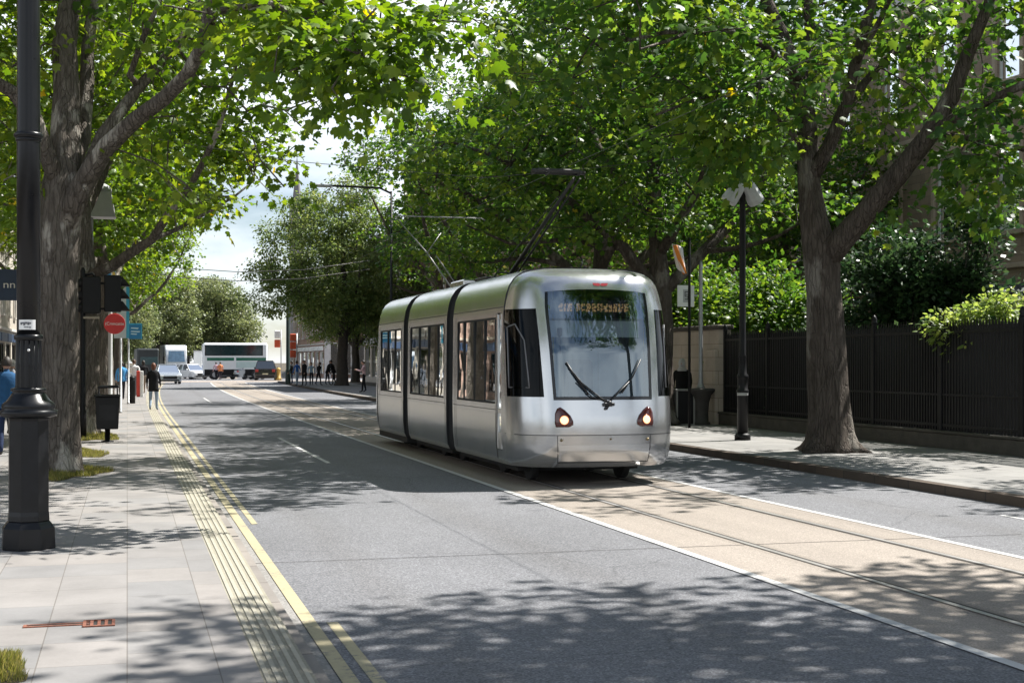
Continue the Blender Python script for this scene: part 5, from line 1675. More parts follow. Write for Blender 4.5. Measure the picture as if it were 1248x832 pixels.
# ---- railings on a low plinth
XF = 15.2
fy0, fy1 = 20.0, 52.0
gate = gp(880, 517, PZ + .02)
YB = (gate.y)
t = thing('railing_fence', 'long black spear-topped railings on a low stone plinth along the right pavement', 'fence', (XF, 0, PZ))
m_plinth = mat('mossy_plinth', (.07, .063, .052), .9, var=.3, scale=4, bump=.5, bscale=25)
b = MB(); b.box((.1, (YB + 8) / 2, .16), (.32, YB - 8, .3), bev=.02); b.box((.1, (YB + 8) / 2, .335), (.38, YB - 8, .05), bev=.015); b.build('plinth', m_plinth, t)
span = 2.55
y = YB - .1
nb = 0
while y > 8.5:
    b = MB()
    yb_ = max(8.5, y - span)
    n = int((y - yb_ - .1) / .098)
    for k in range(n):
        yy = y - .09 - k * .098
        b.box((.1, yy, 1.37), (.036, .05, 2.02))
        b.add([(.085, yy - .017, 2.38), (.115, yy - .017, 2.38), (.115, yy + .017, 2.38), (.085, yy + .017, 2.38), (.1, yy - .03, 2.43), (.1, yy + .03, 2.43), (.1, yy, 2.52)],
              [(0, 1, 4), (1, 2, 5, 4), (2, 3, 5), (3, 0, 4, 5), (4, 5, 6)])
    for z, h in ((.46, .05), (1.05, .04), (2.26, .055)): b.box((.1, (y + yb_) / 2, z), (.05, y - yb_ - .04, h))
    b.build('railing_panel', m_black_matt, t)
    b = MB(); b.box((.1, y, 1.42), (.09, .09, 2.14), bev=.008); b.lathe([(.05, 2.49), (.07, 2.51), (.05, 2.54), (.065, 2.58), (.04, 2.64), (.005, 2.68)], 10, 0, True, Matrix.Translation((.1, y, 0))); b.build('post', m_black_matt, t)
    if nb % 2 == 0:
        b = MB(); b.tube([(.12, y, 1.6), (.55, y, .12)], .022, 6); b.build('brace', m_black_matt, t)
    y = yb_; nb += 1
# ---- stone gate wall at the end of the railings
m_sand = brick_mat('sandstone_blocks', (.42, .34, .27), (.36, .29, .23), (.2, .16, .13), 1.3, .36, .008, .9, .35, 'XZ', 0, .2)
m_sand_y = brick_mat('sandstone_blocks_side', (.58, .49, .41), (.52, .44, .37), (.3, .25, .2), 1.3, .36, .008, .9, .35, 'YZ', 0, .2)
m_cope = mat('dark_coping', (.07, .06, .05), .9, var=.3, scale=6, bump=.4)
wl = gp(879, 521, PZ + .02)
t = thing('gate_wall', 'pale stone garden wall with dark coping at the end of the black railings', 'wall', (XF - .05, YB + .05, PZ))
b = MB(); b.box((.2, 2.6, 1.27), (.36, 5.2, 2.55)); b.build('wall_face', m_sand_y, t, bevel=.01)
b = MB(); b.box((.2, 2.6, 2.61), (.5, 5.3, .13), bev=.03); b.build('coping', m_cope, t)
b = MB(); b.box((.0, .3, 1.0), (.2, .62, 2.0), bev=.02); b.build('buttress', m_sand_y, t)
# ---- cabinet, planter with sign post, person behind
D = 37.5; X_d = lambda u: at(u, 0, D)
pc = at(833, 440, 37.0)
t = thing('utility_cabinet', 'black utility cabinet with pale frame against the stone gate wall', 'cabinet', (pc.x, pc.y, PZ), -.1)
b = MB(); b.box((0, 0, .46), (.42, .4, .9), bev=.012); b.build('door_panel', m_black_matt, t)
b = MB(); b.box((-.235, 0, .46), (.05, .42, .92), bev=.006); b.box((.235, 0, .46), (.05, .42, .92), bev=.006); b.box((0, 0, .94), (.56, .46, .05), bev=.01); b.box((0, 0, .02), (.56, .44, .05), bev=.01); b.build('frame', mat('cabinet_frame', (.25, .245, .235), .6), t)
pc = at(854, 440, 37.0)
t = thing('stone_urn', 'dark flared stone urn standing at the foot of the gate wall', 'planter', (pc.x, pc.y, PZ))
b = MB(); b.lathe([(.25, 0), (.25, .08), (.21, .1), (.2, .3), (.22, .6), (.28, .8), (.37, .9), (.38, .96), (.33, .98), (.06, .99)], 28); b.build('bowl', mat('dark_urn', (.055, .05, .046), .7, var=.25, scale=6), t)
tb = thing('sign_post', 'grey sign post with a square white sign rising from the dark urn', 'sign post', (pc.x, pc.y, PZ + .98))
px = F / 37.0
Z_ = lambda v: CAMH - (v - HZ) / px - PZ - .98
b = MB(); b.lathe([(.13, 0), (.09, .06), (.065, .14), (.055, .3), (.05, Z_(330)), (.055, Z_(322)), (.03, Z_(318))], 12); b.build('pole', m_grey, tb)
U = lambda u: (u - 854) / px
b = MB(); b.box(((U(823) + U(845)) / 2, -.02, (Z_(348) + Z_(374)) / 2), (U(845) - U(823), .03, Z_(348) - Z_(374)), bev=.008); s_ = b.build('sign_panel', m_white, tb)
zc = (Z_(349) + Z_(373)) / 2; xc = U(835.5)
b = MB()
b.box((xc - .005, -.037, zc + .0), (.22, .004, .34)); b.build('grey_panel', mat('sign_grey', (.42, .42, .42), .5), s_)
b = MB()
for (dx, dz, w_, h_) in ((-.06, .05, .02, .13), (.05, .05, .02, .13), (-.005, .11, .1, .02), (-.005, .04, .07, .018), (-.005, -.01, .1, .02), (.02, -.05, .02, .07), (-.02, -.085, .09, .02)):
    b.box((xc + dx, -.041, zc + dz), (w_, .004, h_))
b.build('symbol', mat('sign_ink', (.03, .03, .03), .6), s_)
b = MB(); b.box(((U(845) + U(849)) / 2, -.01, Z_(360)), (.1, .04, .05)); b.build('clamp', m_grey, tb)
# ---- orange and white banner on a bracket among the branches
D = 35.0; pb = at(829, 440, D); px = F / D
Zb = lambda v: CAMH - (v - HZ) / px
Ub = lambda u: (u - 829) / px
t = thing('hanging_banner', 'white banner with an orange stripe hanging among the branches right of the tram', 'banner', (pb.x, pb.y, 0))
b = MB(); b.lathe([(.035, 0), (.035, Zb(290)), (.02, Zb(289))], 10, 0, True, Matrix.Translation((Ub(842), .05, 0))); b.tube([(Ub(842), .05, Zb(293)), (Ub(818), .02, Zb(296))], .015, 6); b.build('pole', m_black_matt, t)
def cloth(p4, name, m, y0, par):
    b = MB()
    def P(i, j):
        f, g_ = i / 7, j / 9
        a = Vector(p4[0]).lerp(Vector(p4[1]), f); c = Vector(p4[3]).lerp(Vector(p4[2]), f)
        q = c.lerp(a, g_)
        return (q.x, y0 + .05 * math.sin(f * 5 + g_ * 2), q.y)
    b.grid(P, 8, 10)
    o = b.build(name, m, par)
    md = o.modifiers.new('th', 'SOLIDIFY'); md.thickness = .008
    return o
cl = cloth([(Ub(819), Zb(297)), (Ub(833), Zb(302)), (Ub(835), Zb(334)), (Ub(824), Zb(326))], 'cloth', mat('banner_white', (.72, .68, .66), .8), 0, t)
cloth([(Ub(820), Zb(299)), (Ub(824), Zb(299)), (Ub(836), Zb(333)), (Ub(832), Zb(335))], 'orange_stripe', mat('banner_orange', (.75, .25, .04), .8), -.03, cl)
# ---- far lamps
p = Vector((11.05, 60, 0))
def far_lamp(label, x, y, h, arm, m, rz=0.0):
    t = thing('tall_street_light', label, 'street lamp', (x, y, PZ), rz)
    b = MB(); b.lathe([(.11, 0), (.11, 1.2), (.07, 1.3), (.045, h)], 10); b.build('pole', m, t)
    b = MB(); b.tube([(0, 0, h - .1), (-.5, 0, h + .12), (-arm, 0, h + .15)], .05, 6); b.build('arm', m, t)
    b = MB(); b.box((-arm - .35, 0, h + .14), (.9, .26, .12), bev=.03); b.build('lamp_head', m_lightgrey, t)
    return t
far_lamp('tall dark street light whose arm reaches over the road before the spire', 11.1, 60, 9.1, 2.7, m_black_matt)
pf = gp(351, 468, PZ)
t = thing('dark_pole', 'dark green pole standing between the far cars and the waiting pedestrians', 'pole', (pf.x, pf.y, PZ))
b = MB(); b.lathe([(.2, 0), (.2, 1.0), (.15, 1.1), (.13, 7.5), (.05, 7.6)], 12); b.build('shaft', mat('dark_green_paint', (.01, .03, .026), .5), t)
b = MB(); b.tube([(0, 0, 7.3), (-.6, 0, 7.6), (-1.2, 0, 7.55)], .05, 6); b.box((-1.4, 0, 7.5), (.6, .25, .14), bev=.03); b.build('lamp_arm', m_black_matt, t)

# ================================================================== VEHICLES
def wheel(parent, x, y, r, w_, m_rim=None):
    Mx = Matrix.Translation((x, y, r)) @ Matrix.Rotation(R(90), 4, 'Y')
    wh = bpy.data.objects.new('wheel', None); COL.objects.link(wh); wh.parent = parent
    b = MB(); b.lathe([(r * .6, -w_ / 2), (r * .94, -w_ / 2), (r, -w_ * .3), (r, w_ * .3), (r * .94, w_ / 2), (r * .6, w_ / 2)], 24, 0, True, Mx); b.build('tyre', m_dark, wh)
    b = MB(); b.lathe([(r * .05, -w_ * .46), (r * .3, -w_ * .4), (r * .58, -w_ * .3), (r * .63, -w_ * .5), (r * .63, w_ * .5), (r * .58, w_ * .3), (r * .3, w_ * .4), (r * .05, w_ * .46)], 10, 0, False, Mx); b.build('rim', m_rim or m_grey, wh)

m_lampw = mat('lamp_clear', (.7, .72, .74), .1, var=.05, coat=.8)
m_lampr = mat('lamp_red', (.35, .015, .012), .15, var=.1, coat=.8)
m_plate = mat('plate_plain', (.6, .58, .4), .5)
def car(label, loc, rz, paint, L=4.3, w_=1.78, h=1.48, suv=False, group='cars at the junction', name='parked_car'):
    """front towards local -y"""
    t = thing(name, label, 'car', loc, rz, group)
    g0 = .2
    belt = h * .6; hood = h * .58 if suv else h * .55
    f, r_ = -L / 2, L / 2
    wr = .36 if suv else .32
    prof = [(f + .08, g0), (f, .4), (f + .02, hood * .78), (f + .15, hood * .92), (f + L * .24, belt), (r_ - (.1 if suv else .45), belt + .02), (r_ - .02, belt * .94), (r_, .55), (r_ - .06, g0 + .02)]
    nprof = len(prof)
    b = MB()
    hw = w_ / 2
    xs = [(-1, .90), (-.96, .985), (-.8, 1.0), (.8, 1.0), (.96, .985), (1, .90)]
    cy, cz_ = 0, belt * .55
    vs = [(hw * sx, cy + (p[0] - cy) * (k * .5 + .5), cz_ + (p[1] - cz_) * (k * .55 + .45)) for sx, k in xs for p in prof]
    fs = []
    for i in range(5):
        for j in range(nprof):
            j2 = (j + 1) % nprof
            fs.append((i * nprof + j, i * nprof + j2, (i + 1) * nprof + j2, (i + 1) * nprof + j))
    fs += [tuple(range(nprof)), tuple(5 * nprof + j for j in range(nprof))]
    b.add(vs, fs, 0, False)
    # greenhouse: roof panel and pillars; the glass sits between them
    yb0, yb1 = f + L * .25, r_ - (.12 if suv else .5)
    yr0, yr1 = f + L * .43, r_ - (.42 if suv else 1.05)
    zr_ = h
    lo = [(-hw * .93, yb0), (hw * .93, yb0), (hw * .93, yb1), (-hw * .93, yb1)]
    hi = [(-hw * .72, yr0), (hw * .72, yr0), (hw * .72, yr1), (-hw * .72, yr1)]
    b.box((0, (yr0 + yr1) / 2, zr_ - .03), (hw * 1.46, yr1 - yr0 + .06, .07), bev=.03)
    for (a, c) in zip(lo, hi):
        b.tube([(a[0], a[1], belt - .02), (c[0], c[1], zr_ - .04)], .035, 6)
    ym0, ym1 = (yb0 + yb1) / 2 + .1, (yr0 + yr1) / 2
    for sx in (-1, 1): b.tube([(sx * hw * .93, ym0, belt - .02), (sx * hw * .73, ym1 + .05, zr_ - .04)], .035, 6)
    b.build('body', paint, t, bevel=.03)
    b = MB()
    q = [(a[0] * .985, a[1], belt - .01) for a in lo] + [(a[0] * .985, a[1], zr_ - .05) for a in hi]
    b.add([q[i] for i in (0, 1, 5, 4)], [(0, 1, 2, 3)]); b.build('windshield', m_glass_car, t)
    b = MB(); b.add([q[i] for i in (2, 3, 7, 6)], [(0, 1, 2, 3)]); b.build('rear_window', m_glass_car, t)
    for s_ in ((1, 2, 6, 5), (3, 0, 4, 7)):
        b = MB(); b.add([q[i] for i in s_], [(0, 1, 2, 3)]); b.build('side_window', m_glass_car, t)
    b = MB(); b.box((0, (yb0 + yb1) / 2 + .1, belt - .1), (hw * 1.6, yb1 - yb0 - .3, .2)); 
    for sx in (-.38, .38): b.box((sx, -.1, belt + .12), (.45, .12, .5), bev=.04); b.box((sx, .8, belt + .1), (.45, .12, .4), bev=.04)
    b.build('interior', m_black_matt, t)
    for sx in (-1, 1):
        for y in (f + L * .2, r_ - L * .2): wheel(t, sx * (hw - .1), y, wr, .2)
        b = MB(); b.box((sx * hw * .74, f + .06, hood * .74), (.36, .1, .14), bev=.03); b.build('headlight', m_lampw, t)
        b = MB(); b.box((sx * hw * .76, r_ - .05, belt * .82), (.3, .1, .2 if not suv else .26), bev=.03); b.build('tail_light', m_lampr, t)
        b = MB(); b.box((sx * (hw + .06), yb0 + .25, belt + .06), (.16, .12, .12), bev=.03); b.build('door_mirror', paint, t)
    b = MB(); b.box((0, f + .01, .5), (w_ * .6, .04, .2), bev=.01); b.box((0, f + .03, .3), (w_ * .8, .06, .12), bev=.02); b.build('grille', m_black_matt, t)
    b = MB(); b.box((0, r_ + .0, .38), (w_ * .86, .06, .2), bev=.02); b.build('rear_bumper', m_dark, t)
    b = MB(); b.box((0, r_ + .0, .62), (.52, .03, .11)); b.build('plate', m_plate, t)
    return t
def paint(nm, c, met=0.0): return mat(nm, c, .25, met, var=.04, coat=.7)
p = gp(204, 467.5); sx = .0
car('silver hatchback coming towards the viewer beyond the woman in black', (p.x, p.y, 0), .08, paint('car_silver', (.42, .46, .5), .5), 4.1, 1.8, 1.55, group=None, name='silver_car')
p = gp(324, 463.2)
car('black estate seen from behind near the dark green pole', (p.x, p.y, 0), PI - .12, paint('car_black', (.012, .012, .014)), 4.6, 2.0, 1.85, True)
p = gp(303, 462.2)
car('grey car with dark windows parked just left of the black estate', (p.x, p.y + 1, 0), 2.3, paint('car_grey', (.3, .32, .34), .4), 4.3, 1.8, 1.6)
p = gp(286, 460.8)
car('slate blue car passing in front of the coach', (p.x, p.y, 0), 1.45, paint('car_slate', (.16, .2, .24), .3), 4.2, 1.75, 1.42)
p = gp(258, 460.8)
car('dark teal car in front of the rear end of the coach', (p.x, p.y, 0), 1.7, paint('car_teal', (.03, .09, .11), .2), 4.2, 1.75, 1.5)
p = gp(233, 461.8)
car('white car beside the lorry in front of the white panel', (p.x, p.y, 0), .5, paint('car_white', (.75, .75, .74)), 4.2, 1.8, 1.5)

# ---- coach, white and green, broadside across the junction
m_cwhite = paint('coach_white', (.75, .77, .77)); m_cgreen = paint('coach_green', (.01, .13, .08)); m_cpale = paint('coach_pale_green', (.5, .62, .6))
p = gp(289, 460.2); Yc = 140.5
t = thing('coach', 'white and green coach with a long dark window band crossing the junction', 'coach', (bgx(286, Yc), Yc, 0), .0)
Lc, Hc, Wc = 6.3, 3.6, 2.5
b = MB(); b.box((0, 0, .35 + (Hc - .35) / 2), (Lc, Wc, Hc - .35), bev=.18); b.build('body', m_cwhite, t, bevel=.03)
for (x0, x1) in ((-2.85, -1.45), (-1.4, 0.1), (.16, 1.3), (1.36, 2.55)):
    b = MB(); b.box(((x0 + x1) / 2, -Wc / 2 - .004, 2.85), (x1 - x0, .02, .95), bev=.005); b.build('window', mat('coach_glass', (.012, .03, .035), .06, spec=.8, var=.2), t)
b = MB(); b.box((-.15, -Wc / 2 - .002, 2.85), (5.6, .012, 1.02)); b.build('window_band', m_black_matt, t)
b = MB(); b.box((-1.45, -Wc / 2 - .003, 2.0), (2.6, .014, .3)); b.box((1.5, -Wc / 2 - .003, 2.0), (2.9, .014, .3)); b.build('green_stripe', m_cgreen, t)
b = MB(); b.box((1.5, -Wc / 2 - .002, 1.45), (2.9, .012, .62)); b.build('pale_panel', m_cpale, t)
b = MB(); b.box((0, -Wc / 2 - .003, .7), (6.0, .014, .6)); b.build('dark_skirt', m_black_matt, t)
b = MB(); b.box((Lc / 2 + .004, 0, 2.5), (.02, 2.1, 1.5)); b.build('windshield', mat('coach_screen', (.1, .15, .15), .06, spec=.8), t)
for sx in (-2.0, 2.0):
    b = MB()
    for sy in (-1, 1): b.tube([(sx, sy * 1.1, .48), (sx, sy * 1.27, .48)], .48, 22)
    b.build('wheel', m_dark, t)
b = MB()
for sx in (-2.0, 2.0): b.tube([(sx, -1.275, .48), (sx, -1.29, .48)], .26, 14)
b.build('hub', m_grey, t)
# ---- white lorry facing the viewer
p = gp(214, 461.0)
t = thing('lorry', 'white lorry cab facing the viewer behind the silver hatchback', 'lorry', (p.x, p.y, 0), .05)
b = MB(); b.prism([(-1.0, .5), (-1.12, .9), (-1.1, 1.75), (-.75, 3.0), (-.3, 3.45), (1.0, 3.5), (1.0, .5)], -1.08, 1.08, 'x'); b.build('cab', m_cwhite, t, bevel=.1)
b = MB(); b.box((0, 3.6, 2.0), (2.3, 5.0, 3.0), bev=.06); b.build('box_body', mat('lorry_dark', (.05, .055, .055), .6), t)
b = MB()
qs = [(-.86, -1.12, 1.72), (.86, -1.12, 1.72), (.78, -.80, 2.86), (-.78, -.80, 2.86)]
b.add([(x, y - .04, z) for x, y, z in qs], [(0, 1, 2, 3)]); b.build('windshield', mat('lorry_screen', (.12, .2, .28), .06, spec=.9, var=.3), t)
b = MB(); b.box((0, -1.14, 1.2), (1.3, .05, .35), bev=.02); b.box((0, -1.1, .68), (1.9, .1, .22), bev=.03); b.build('grille', m_black_matt, t)
for sx in (-1, 1):
    b = MB(); b.box((sx * .82, -1.13, .98), (.3, .08, .18), bev=.03); b.build('headlight', m_lampw, t)
    b = MB(); b.box((sx * 1.26, -.95, 2.1), (.16, .12, .5), bev=.03); b.tube([(sx * 1.05, -.9, 2.3), (sx * 1.24, -.95, 2.3)], .02, 6); b.build('wing_mirror', m_black_matt, t)
    for y in (-.1, 4.8):
        wheel(t, sx * .95, y, .45, .28)
b = MB(); b.box((0, 2.5, .5), (1.0, 7, .25)); b.build('chassis', m_under, t)
# dark van behind the pavement signs
p = gp(193, 462.0)
t = thing('dark_van', 'dark high-sided van partly hidden left of the white lorry', 'van', (p.x - 1.0, p.y + 3, 0), .05)
b = MB(); b.box((0, 2.0, 1.75), (2.2, 5.5, 2.7), bev=.15); b.build('body', mat('van_dark', (.03, .035, .035), .4), t)
b = MB(); b.box((.1, -.76, 1.85), (1.7, .03, .75), bev=.01); b.build('windshield', mat('van_screen', (.06, .1, .1), .06, spec=.8), t)
for sx in (-1, 1):
    for y in (.2, 3.8): wheel(t, sx * .95, y, .38, .24)
# tall white panel / kiosk
p = gp(241, 461.5)
t = thing('white_kiosk', 'tall narrow white kiosk between the lorry and the coach', 'kiosk', (p.x, p.y, 0))
b = MB(); b.box((0, 0, 1.4), (.78, .7, 2.8), bev=.04); b.build('body', m_white, t)
b = MB(); b.box((0, 0, 2.84), (.9, .82, .08), bev=.02); b.box((0, 0, .08), (.86, .78, .16), bev=.02); b.build('trim', m_lightgrey, t)
# yellow hydrant-like bollard near estate
p = gp(339.5, 463.5)
t = thing('yellow_bollard', 'short yellow bollard between the black estate and the dark green pole', 'bollard', (p.x, p.y, 0))
b = MB(); b.lathe([(.3, 0), (.3, .25), (.2, .3), (.18, .95), (.24, 1.0), (.2, 1.12), (.05, 1.2)], 14); b.build('shaft', mat('sand_yellow', (.5, .33, .08), .6), t)

# ================================================================== BUILDINGS
m_frame_w = mat('window_frame_white', (.62, .61, .58), .5)
m_slate = brick_mat('slate_roof', (.09, .095, .11), (.07, .075, .085), (.04, .04, .045), .3, .22, .01, .6, .3, 'XY', 0, .2)
m_curtain = mat('room_dark', (.05, .048, .045), .9)
def stone(name, c, bw=.7, bh=.32):
    return brick_mat(name, c, mul(c, .85), mul(c, .6), bw, bh, .008, .9, .3, 'YZ', 0, .2)
def building(label, x, y0, y1, h, storeys, bays, side, mwall, mtrim, depth=10, shop=True, roof=True, name='terrace_building', wh=.56, fx=0.5, group=None, shop_mats=None):
    """street facade in the YZ plane at x; side=+1 faces +x, -1 faces -x"""
    t = thing(name, label, 'building', (x, y0, 0), 0, group)
    Lf = y1 - y0
    sh = h / storeys
    ops = []
    bw = Lf / bays
    for s in range(storeys):
        for k in range(bays):
            yc = (k + .5) * bw
            if s == 0 and shop:
                ops.append((yc - bw * .4, yc + bw * .4, .45, sh * .78, s))
            else:
                ww = min(1.25, bw * .42)
                ops.append((yc - ww / 2, yc + ww / 2, s * sh + sh * .24, s * sh + sh * (.24 + wh), s))
    ysb = sorted({0, Lf} | {v for o in ops for v in o[:2]}); zsb = sorted({0, h} | {v for o in ops for v in o[2:4]})
    inop = lambda ya, yb, za, zb: any(ya >= o[0] - 1e-6 and yb <= o[1] + 1e-6 and za >= o[2] - 1e-6 and zb <= o[3] + 1e-6 for o in ops)
    b = MB()
    b.grid(lambda i, j: (0, ysb[i], zsb[j]), len(ysb), len(zsb), 0, False, side < 0, None, lambda i, j: inop(ysb[i], ysb[i + 1], zsb[j], zsb[j + 1]))
    dp = -.22 * side
    for (ya, yb, za, zb, s) in ops:
        for (p0, p1) in zip([(ya, za), (yb, za), (yb, zb), (ya, zb)], [(yb, za), (yb, zb), (ya, zb), (ya, za)]):
            b.add([(0, *p0), (0, *p1), (dp, *p1), (dp, *p0)], [(0, 1, 2, 3)])
    X = -depth * side
    b.add([(0, 0, 0), (X, 0, 0), (X, 0, h), (0, 0, h)], [(0, 1, 2, 3)])
    b.add([(0, Lf, 0), (X, Lf, 0), (X, Lf, h), (0, Lf, h)], [(0, 1, 2, 3)])
    b.add([(X, 0, 0), (X, Lf, 0), (X, Lf, h), (X, 0, h)], [(0, 1, 2, 3)])
    b.build('wall', mwall, t, fix=False)
    b = MB(); b.add([(dp * 4, .05, .02), (dp * 4, Lf - .05, .02), (dp * 4, Lf - .05, h - .1), (dp * 4, .05, h - .1)], [(0, 1, 2, 3)]); b.build('room_backs', m_curtain, t)
    # cornice, string courses, surrounds
    b = MB()
    b.box((.12 * side, Lf / 2, h - .12), (.34, Lf + .1, .3), bev=.04)
    for s in range(1, storeys): b.box((.05 * side, Lf / 2, s * sh + .02), (.14, Lf, .16), bev=.02)
    for (ya, yb, za, zb, s) in ops:
        if s == 0 and shop: continue
        b.box((.03 * side, ya - .09, (za + zb) / 2), (.09, .17, zb - za)); b.box((.03 * side, yb + .09, (za + zb) / 2), (.09, .17, zb - za))
        b.box((.04 * side, (ya + yb) / 2, zb + .12), (.11, yb - ya + .36, .23)); b.box((.07 * side, (ya + yb) / 2, za - .07), (.18, yb - ya + .4, .13))
    b.build('stone_trim', mtrim, t)
    for (ya, yb, za, zb, s) in ops:
        b = MB(); fx_ = dp * .55
        for (yc, zc, dy, dz) in (((ya + yb) / 2, za + .035, yb - ya, .07), ((ya + yb) / 2, zb - .035, yb - ya, .07), (ya + .035, (za + zb) / 2, .07, zb - za - .14), (yb - .035, (za + zb) / 2, .07, zb - za - .14), ((ya + yb) / 2, (za + zb) / 2, yb - ya - .14, .055)):
            b.box((fx_, yc, zc), (.06, dy, dz))
        if s == 0 and shop:
            b.box((fx_ + .001, ya + (yb - ya) * .66, (za + zb) / 2), (.06, .06, zb - za - .14))
        wn = b.build('window', m_frame_w if not (s == 0 and shop) else (shop_mats or m_black_matt), t)
        b = MB(); b.add([(fx_ * 1.05, ya + .03, za + .03), (fx_ * 1.05, yb - .03, za + .03), (fx_ * 1.05, yb - .03, zb - .03), (fx_ * 1.05, ya + .03, zb - .03)], [(0, 1, 2, 3)]); b.build('pane', m_glass_win, wn)
    if shop:
        for k in range(bays):
            yc = (k + .5) * bw
            b = MB(); b.box((.08 * side, yc, sh * .87), (.14, bw * .9, sh * .13), bev=.02); b.build('shop_fascia', shop_mats or m_navy, t)
    if roof:
        b = MB(); e = .3
        xr = X / 2
        b.add([(e * side, -.1, h + .03), (e * side, Lf + .1, h + .03), (xr, Lf + .1, h + 3.2), (xr, -.1, h + 3.2), (X, Lf + .1, h + .03), (X, -.1, h + .03)], [(0, 1, 2, 3), (3, 2, 4, 5), (0, 3, 5), (1, 4, 2)])
        rf = b.build('roof', m_slate, t)
        for yk in (.2 * Lf, .85 * Lf):
            b = MB(); b.box((xr, yk, h + 3.6), (.8, 1.6, 2.0), bev=.03)
            for q in (-.45, 0, .45): b.lathe([(.15, 0), (.13, .4), (.16, .45)], 8, 0, True, Matrix.Translation((xr, yk + q, h + 4.6)))
            b.build('chimney', mwall, rf)
    return t
m_pink = stone('pink_sandstone', (.42, .28, .22)); m_buff = stone('buff_sandstone', (.42, .34, .26)); m_brown = stone('brown_sandstone', (.36, .275, .205), .55, .27)
m_redbrick = brick_mat('red_brick', (.24, .105, .07), (.19, .08, .055), (.22, .18, .15), .22, .075, .01, .9, .3, 'YZ', 0, .2)
m_greystone = stone('grey_stone', (.34, .32, .31)); m_cream = stone('cream_render', (.52, .47, .40), 2.4, .9)
m_trim_b = mat('buff_trim', (.44, .36, .28), .85, var=.15, bump=.2); m_trim_d = mat('brown_trim', (.42, .33, .25), .85, var=.2, bump=.3); m_trim_p = mat('pale_trim', (.5, .47, .43), .8, var=.12)
building('pink sandstone terrace on the left pavement behind the navy hanging sign', -7.02, 52, 78, 13, 4, 6, 1, m_pink, m_trim_b)
building('buff stone building beside the nearest left plane tree', -7.0, 24, 51.8, 12.2, 3, 6, 1, m_buff, m_trim_p)
building('cream rendered building on the left behind the pavement signs', -6.9, 78.3, 100, 11, 3, 5, 1, m_cream, m_trim_p)
building('grey stone building at the far left corner of the junction', -6.2, 100.3, 119, 12.5, 4, 4, 1, m_greystone, m_trim_p)
building('brown sandstone house with white sash windows behind the garden shrubs at the right edge', 27.0, 33.2, 58, 14.4, 3, 7, -1, m_brown, m_trim_d, shop=False, name='sandstone_house', wh=.6)
building('buff stone building behind the trees above the tram roof', 20.6, 66, 84, 13.5, 4, 4, -1, m_pink, m_trim_b)
building('red brick building rising behind the rear of the tram', 20.2, 84.3, 104, 16.5, 4, 5, -1, m_redbrick, m_trim_b, shop_mats=m_black_matt)
building('cream and grey shop row behind the waiting pedestrians', 20.0, 104.3, 121, 12.0, 3, 5, -1, m_cream, m_trim_p, shop_mats=m_lightgrey)
FARB = building('pale stone terrace beyond the junction on the right, behind the black estate', 20.4, 150, 178, 11, 3, 7, -1, m_pink, m_trim_p, shop_mats=m_white)
building('buff stone terrace farther beyond the junction behind the coach', 24.0, 178.3, 210, 11.5, 3, 7, -1, m_buff, m_trim_p)
building('distant grey terrace closing the street on the right', 30.0, 210.3, 250, 10.5, 3, 8, -1, m_greystone, m_trim_p)
# the end wall of that terrace, facing the junction: pilasters and tall shop windows
m_pil = [mat('pilaster_pale', (.55, .52, .5), .8, var=.12), mat('pilaster_pink', (.5, .37, .33), .8, var=.12), mat('pilaster_grey', (.36, .36, .38), .8, var=.12)]
for k in range(7):
    b = MB(); b.box((.35 + k * 1.45, -.14, 2.9), (.62, .26, 5.8), bev=.03); b.box((.35 + k * 1.45, -.18, .2), (.74, .32, .4), bev=.02); b.box((.35 + k * 1.45, -.18, 5.9), (.76, .34, .3), bev=.03)
    b.build('pilaster', m_pil[(0, 1, 0, 2, 0, 1, 2)[k]], FARB)
for k in range(6):
    b = MB(); b.box((1.075 + k * 1.45, -.05, 2.1), (.8, .09, 3.4)); wn = b.build('end_window', m_frame_w, FARB)
    b = MB(); b.box((1.075 + k * 1.45, -.1, 2.1), (.68, .03, 3.2)); b.build('pane', mat('dark_pane', (.02, .022, .025), .08, spec=.8), wn)
b = MB(); b.box((4.7, -.16, 6.3), (9.6, .4, .5), bev=.05); b.build('end_cornice', m_trim_p, FARB)
# bay roof of the sandstone house
t = thing('garden_porch', 'low dark-roofed porch in front of the sandstone house', 'porch', (25.6, 36.2, 0))
b = MB(); b.box((.55, 3.4, 1.9), (1.6, 5.6, 3.8), bev=.02); b.build('wall', m_brown, t)
b = MB(); b.prism([(-.6, 3.85), (1.39, 3.85), (1.39, 4.25), (-.5, 4.0)], .3, 6.5); b.build('roof', m_slate, t)
# church tower with spire
Yc = 262; xc = bgx(362, Yc); scv = 1700 / (Yc / (CT - ST * 0) )
t = thing('church', 'stone church tower with a tall grey spire far behind the rounded tree', 'church', (xc, Yc, 0))
Dc = ST * xc + CT * Yc
ztop = CAMH + (440 - 192) * Dc / F
zb = CAMH + (440 - 252) * Dc / F
b = MB(); b.box((0, 0, zb / 2), (2.6, 2.6, zb), bev=.1); b.box((0, 0, zb), (2.8, 2.8, .4), bev=.1)
for sx in (-1.2, 1.2):
    for sy in (-1.2, 1.2): b.lathe([(.2, zb), (.18, zb + 1), (.02, zb + 2)], 6, 0, False, Matrix.Translation((sx, sy, 0)))
b.build('tower', m_greystone, t)
b = MB(); b.lathe([(1.0, zb + .2), (.5, zb + (ztop - zb) * .5), (.05, ztop)], 8, 0, False, None, phase=PI / 8); b.build('spire', mat('spire_stone', (.2, .19, .19), .9, var=.2), t)
b = MB()
for sy in (-1, 1):
    for dx in (-.5, .5): b.box((dx, sy * 1.3, zb - 3), (.5, .08, 3.5))
b.build('louvre', m_black_matt, t)
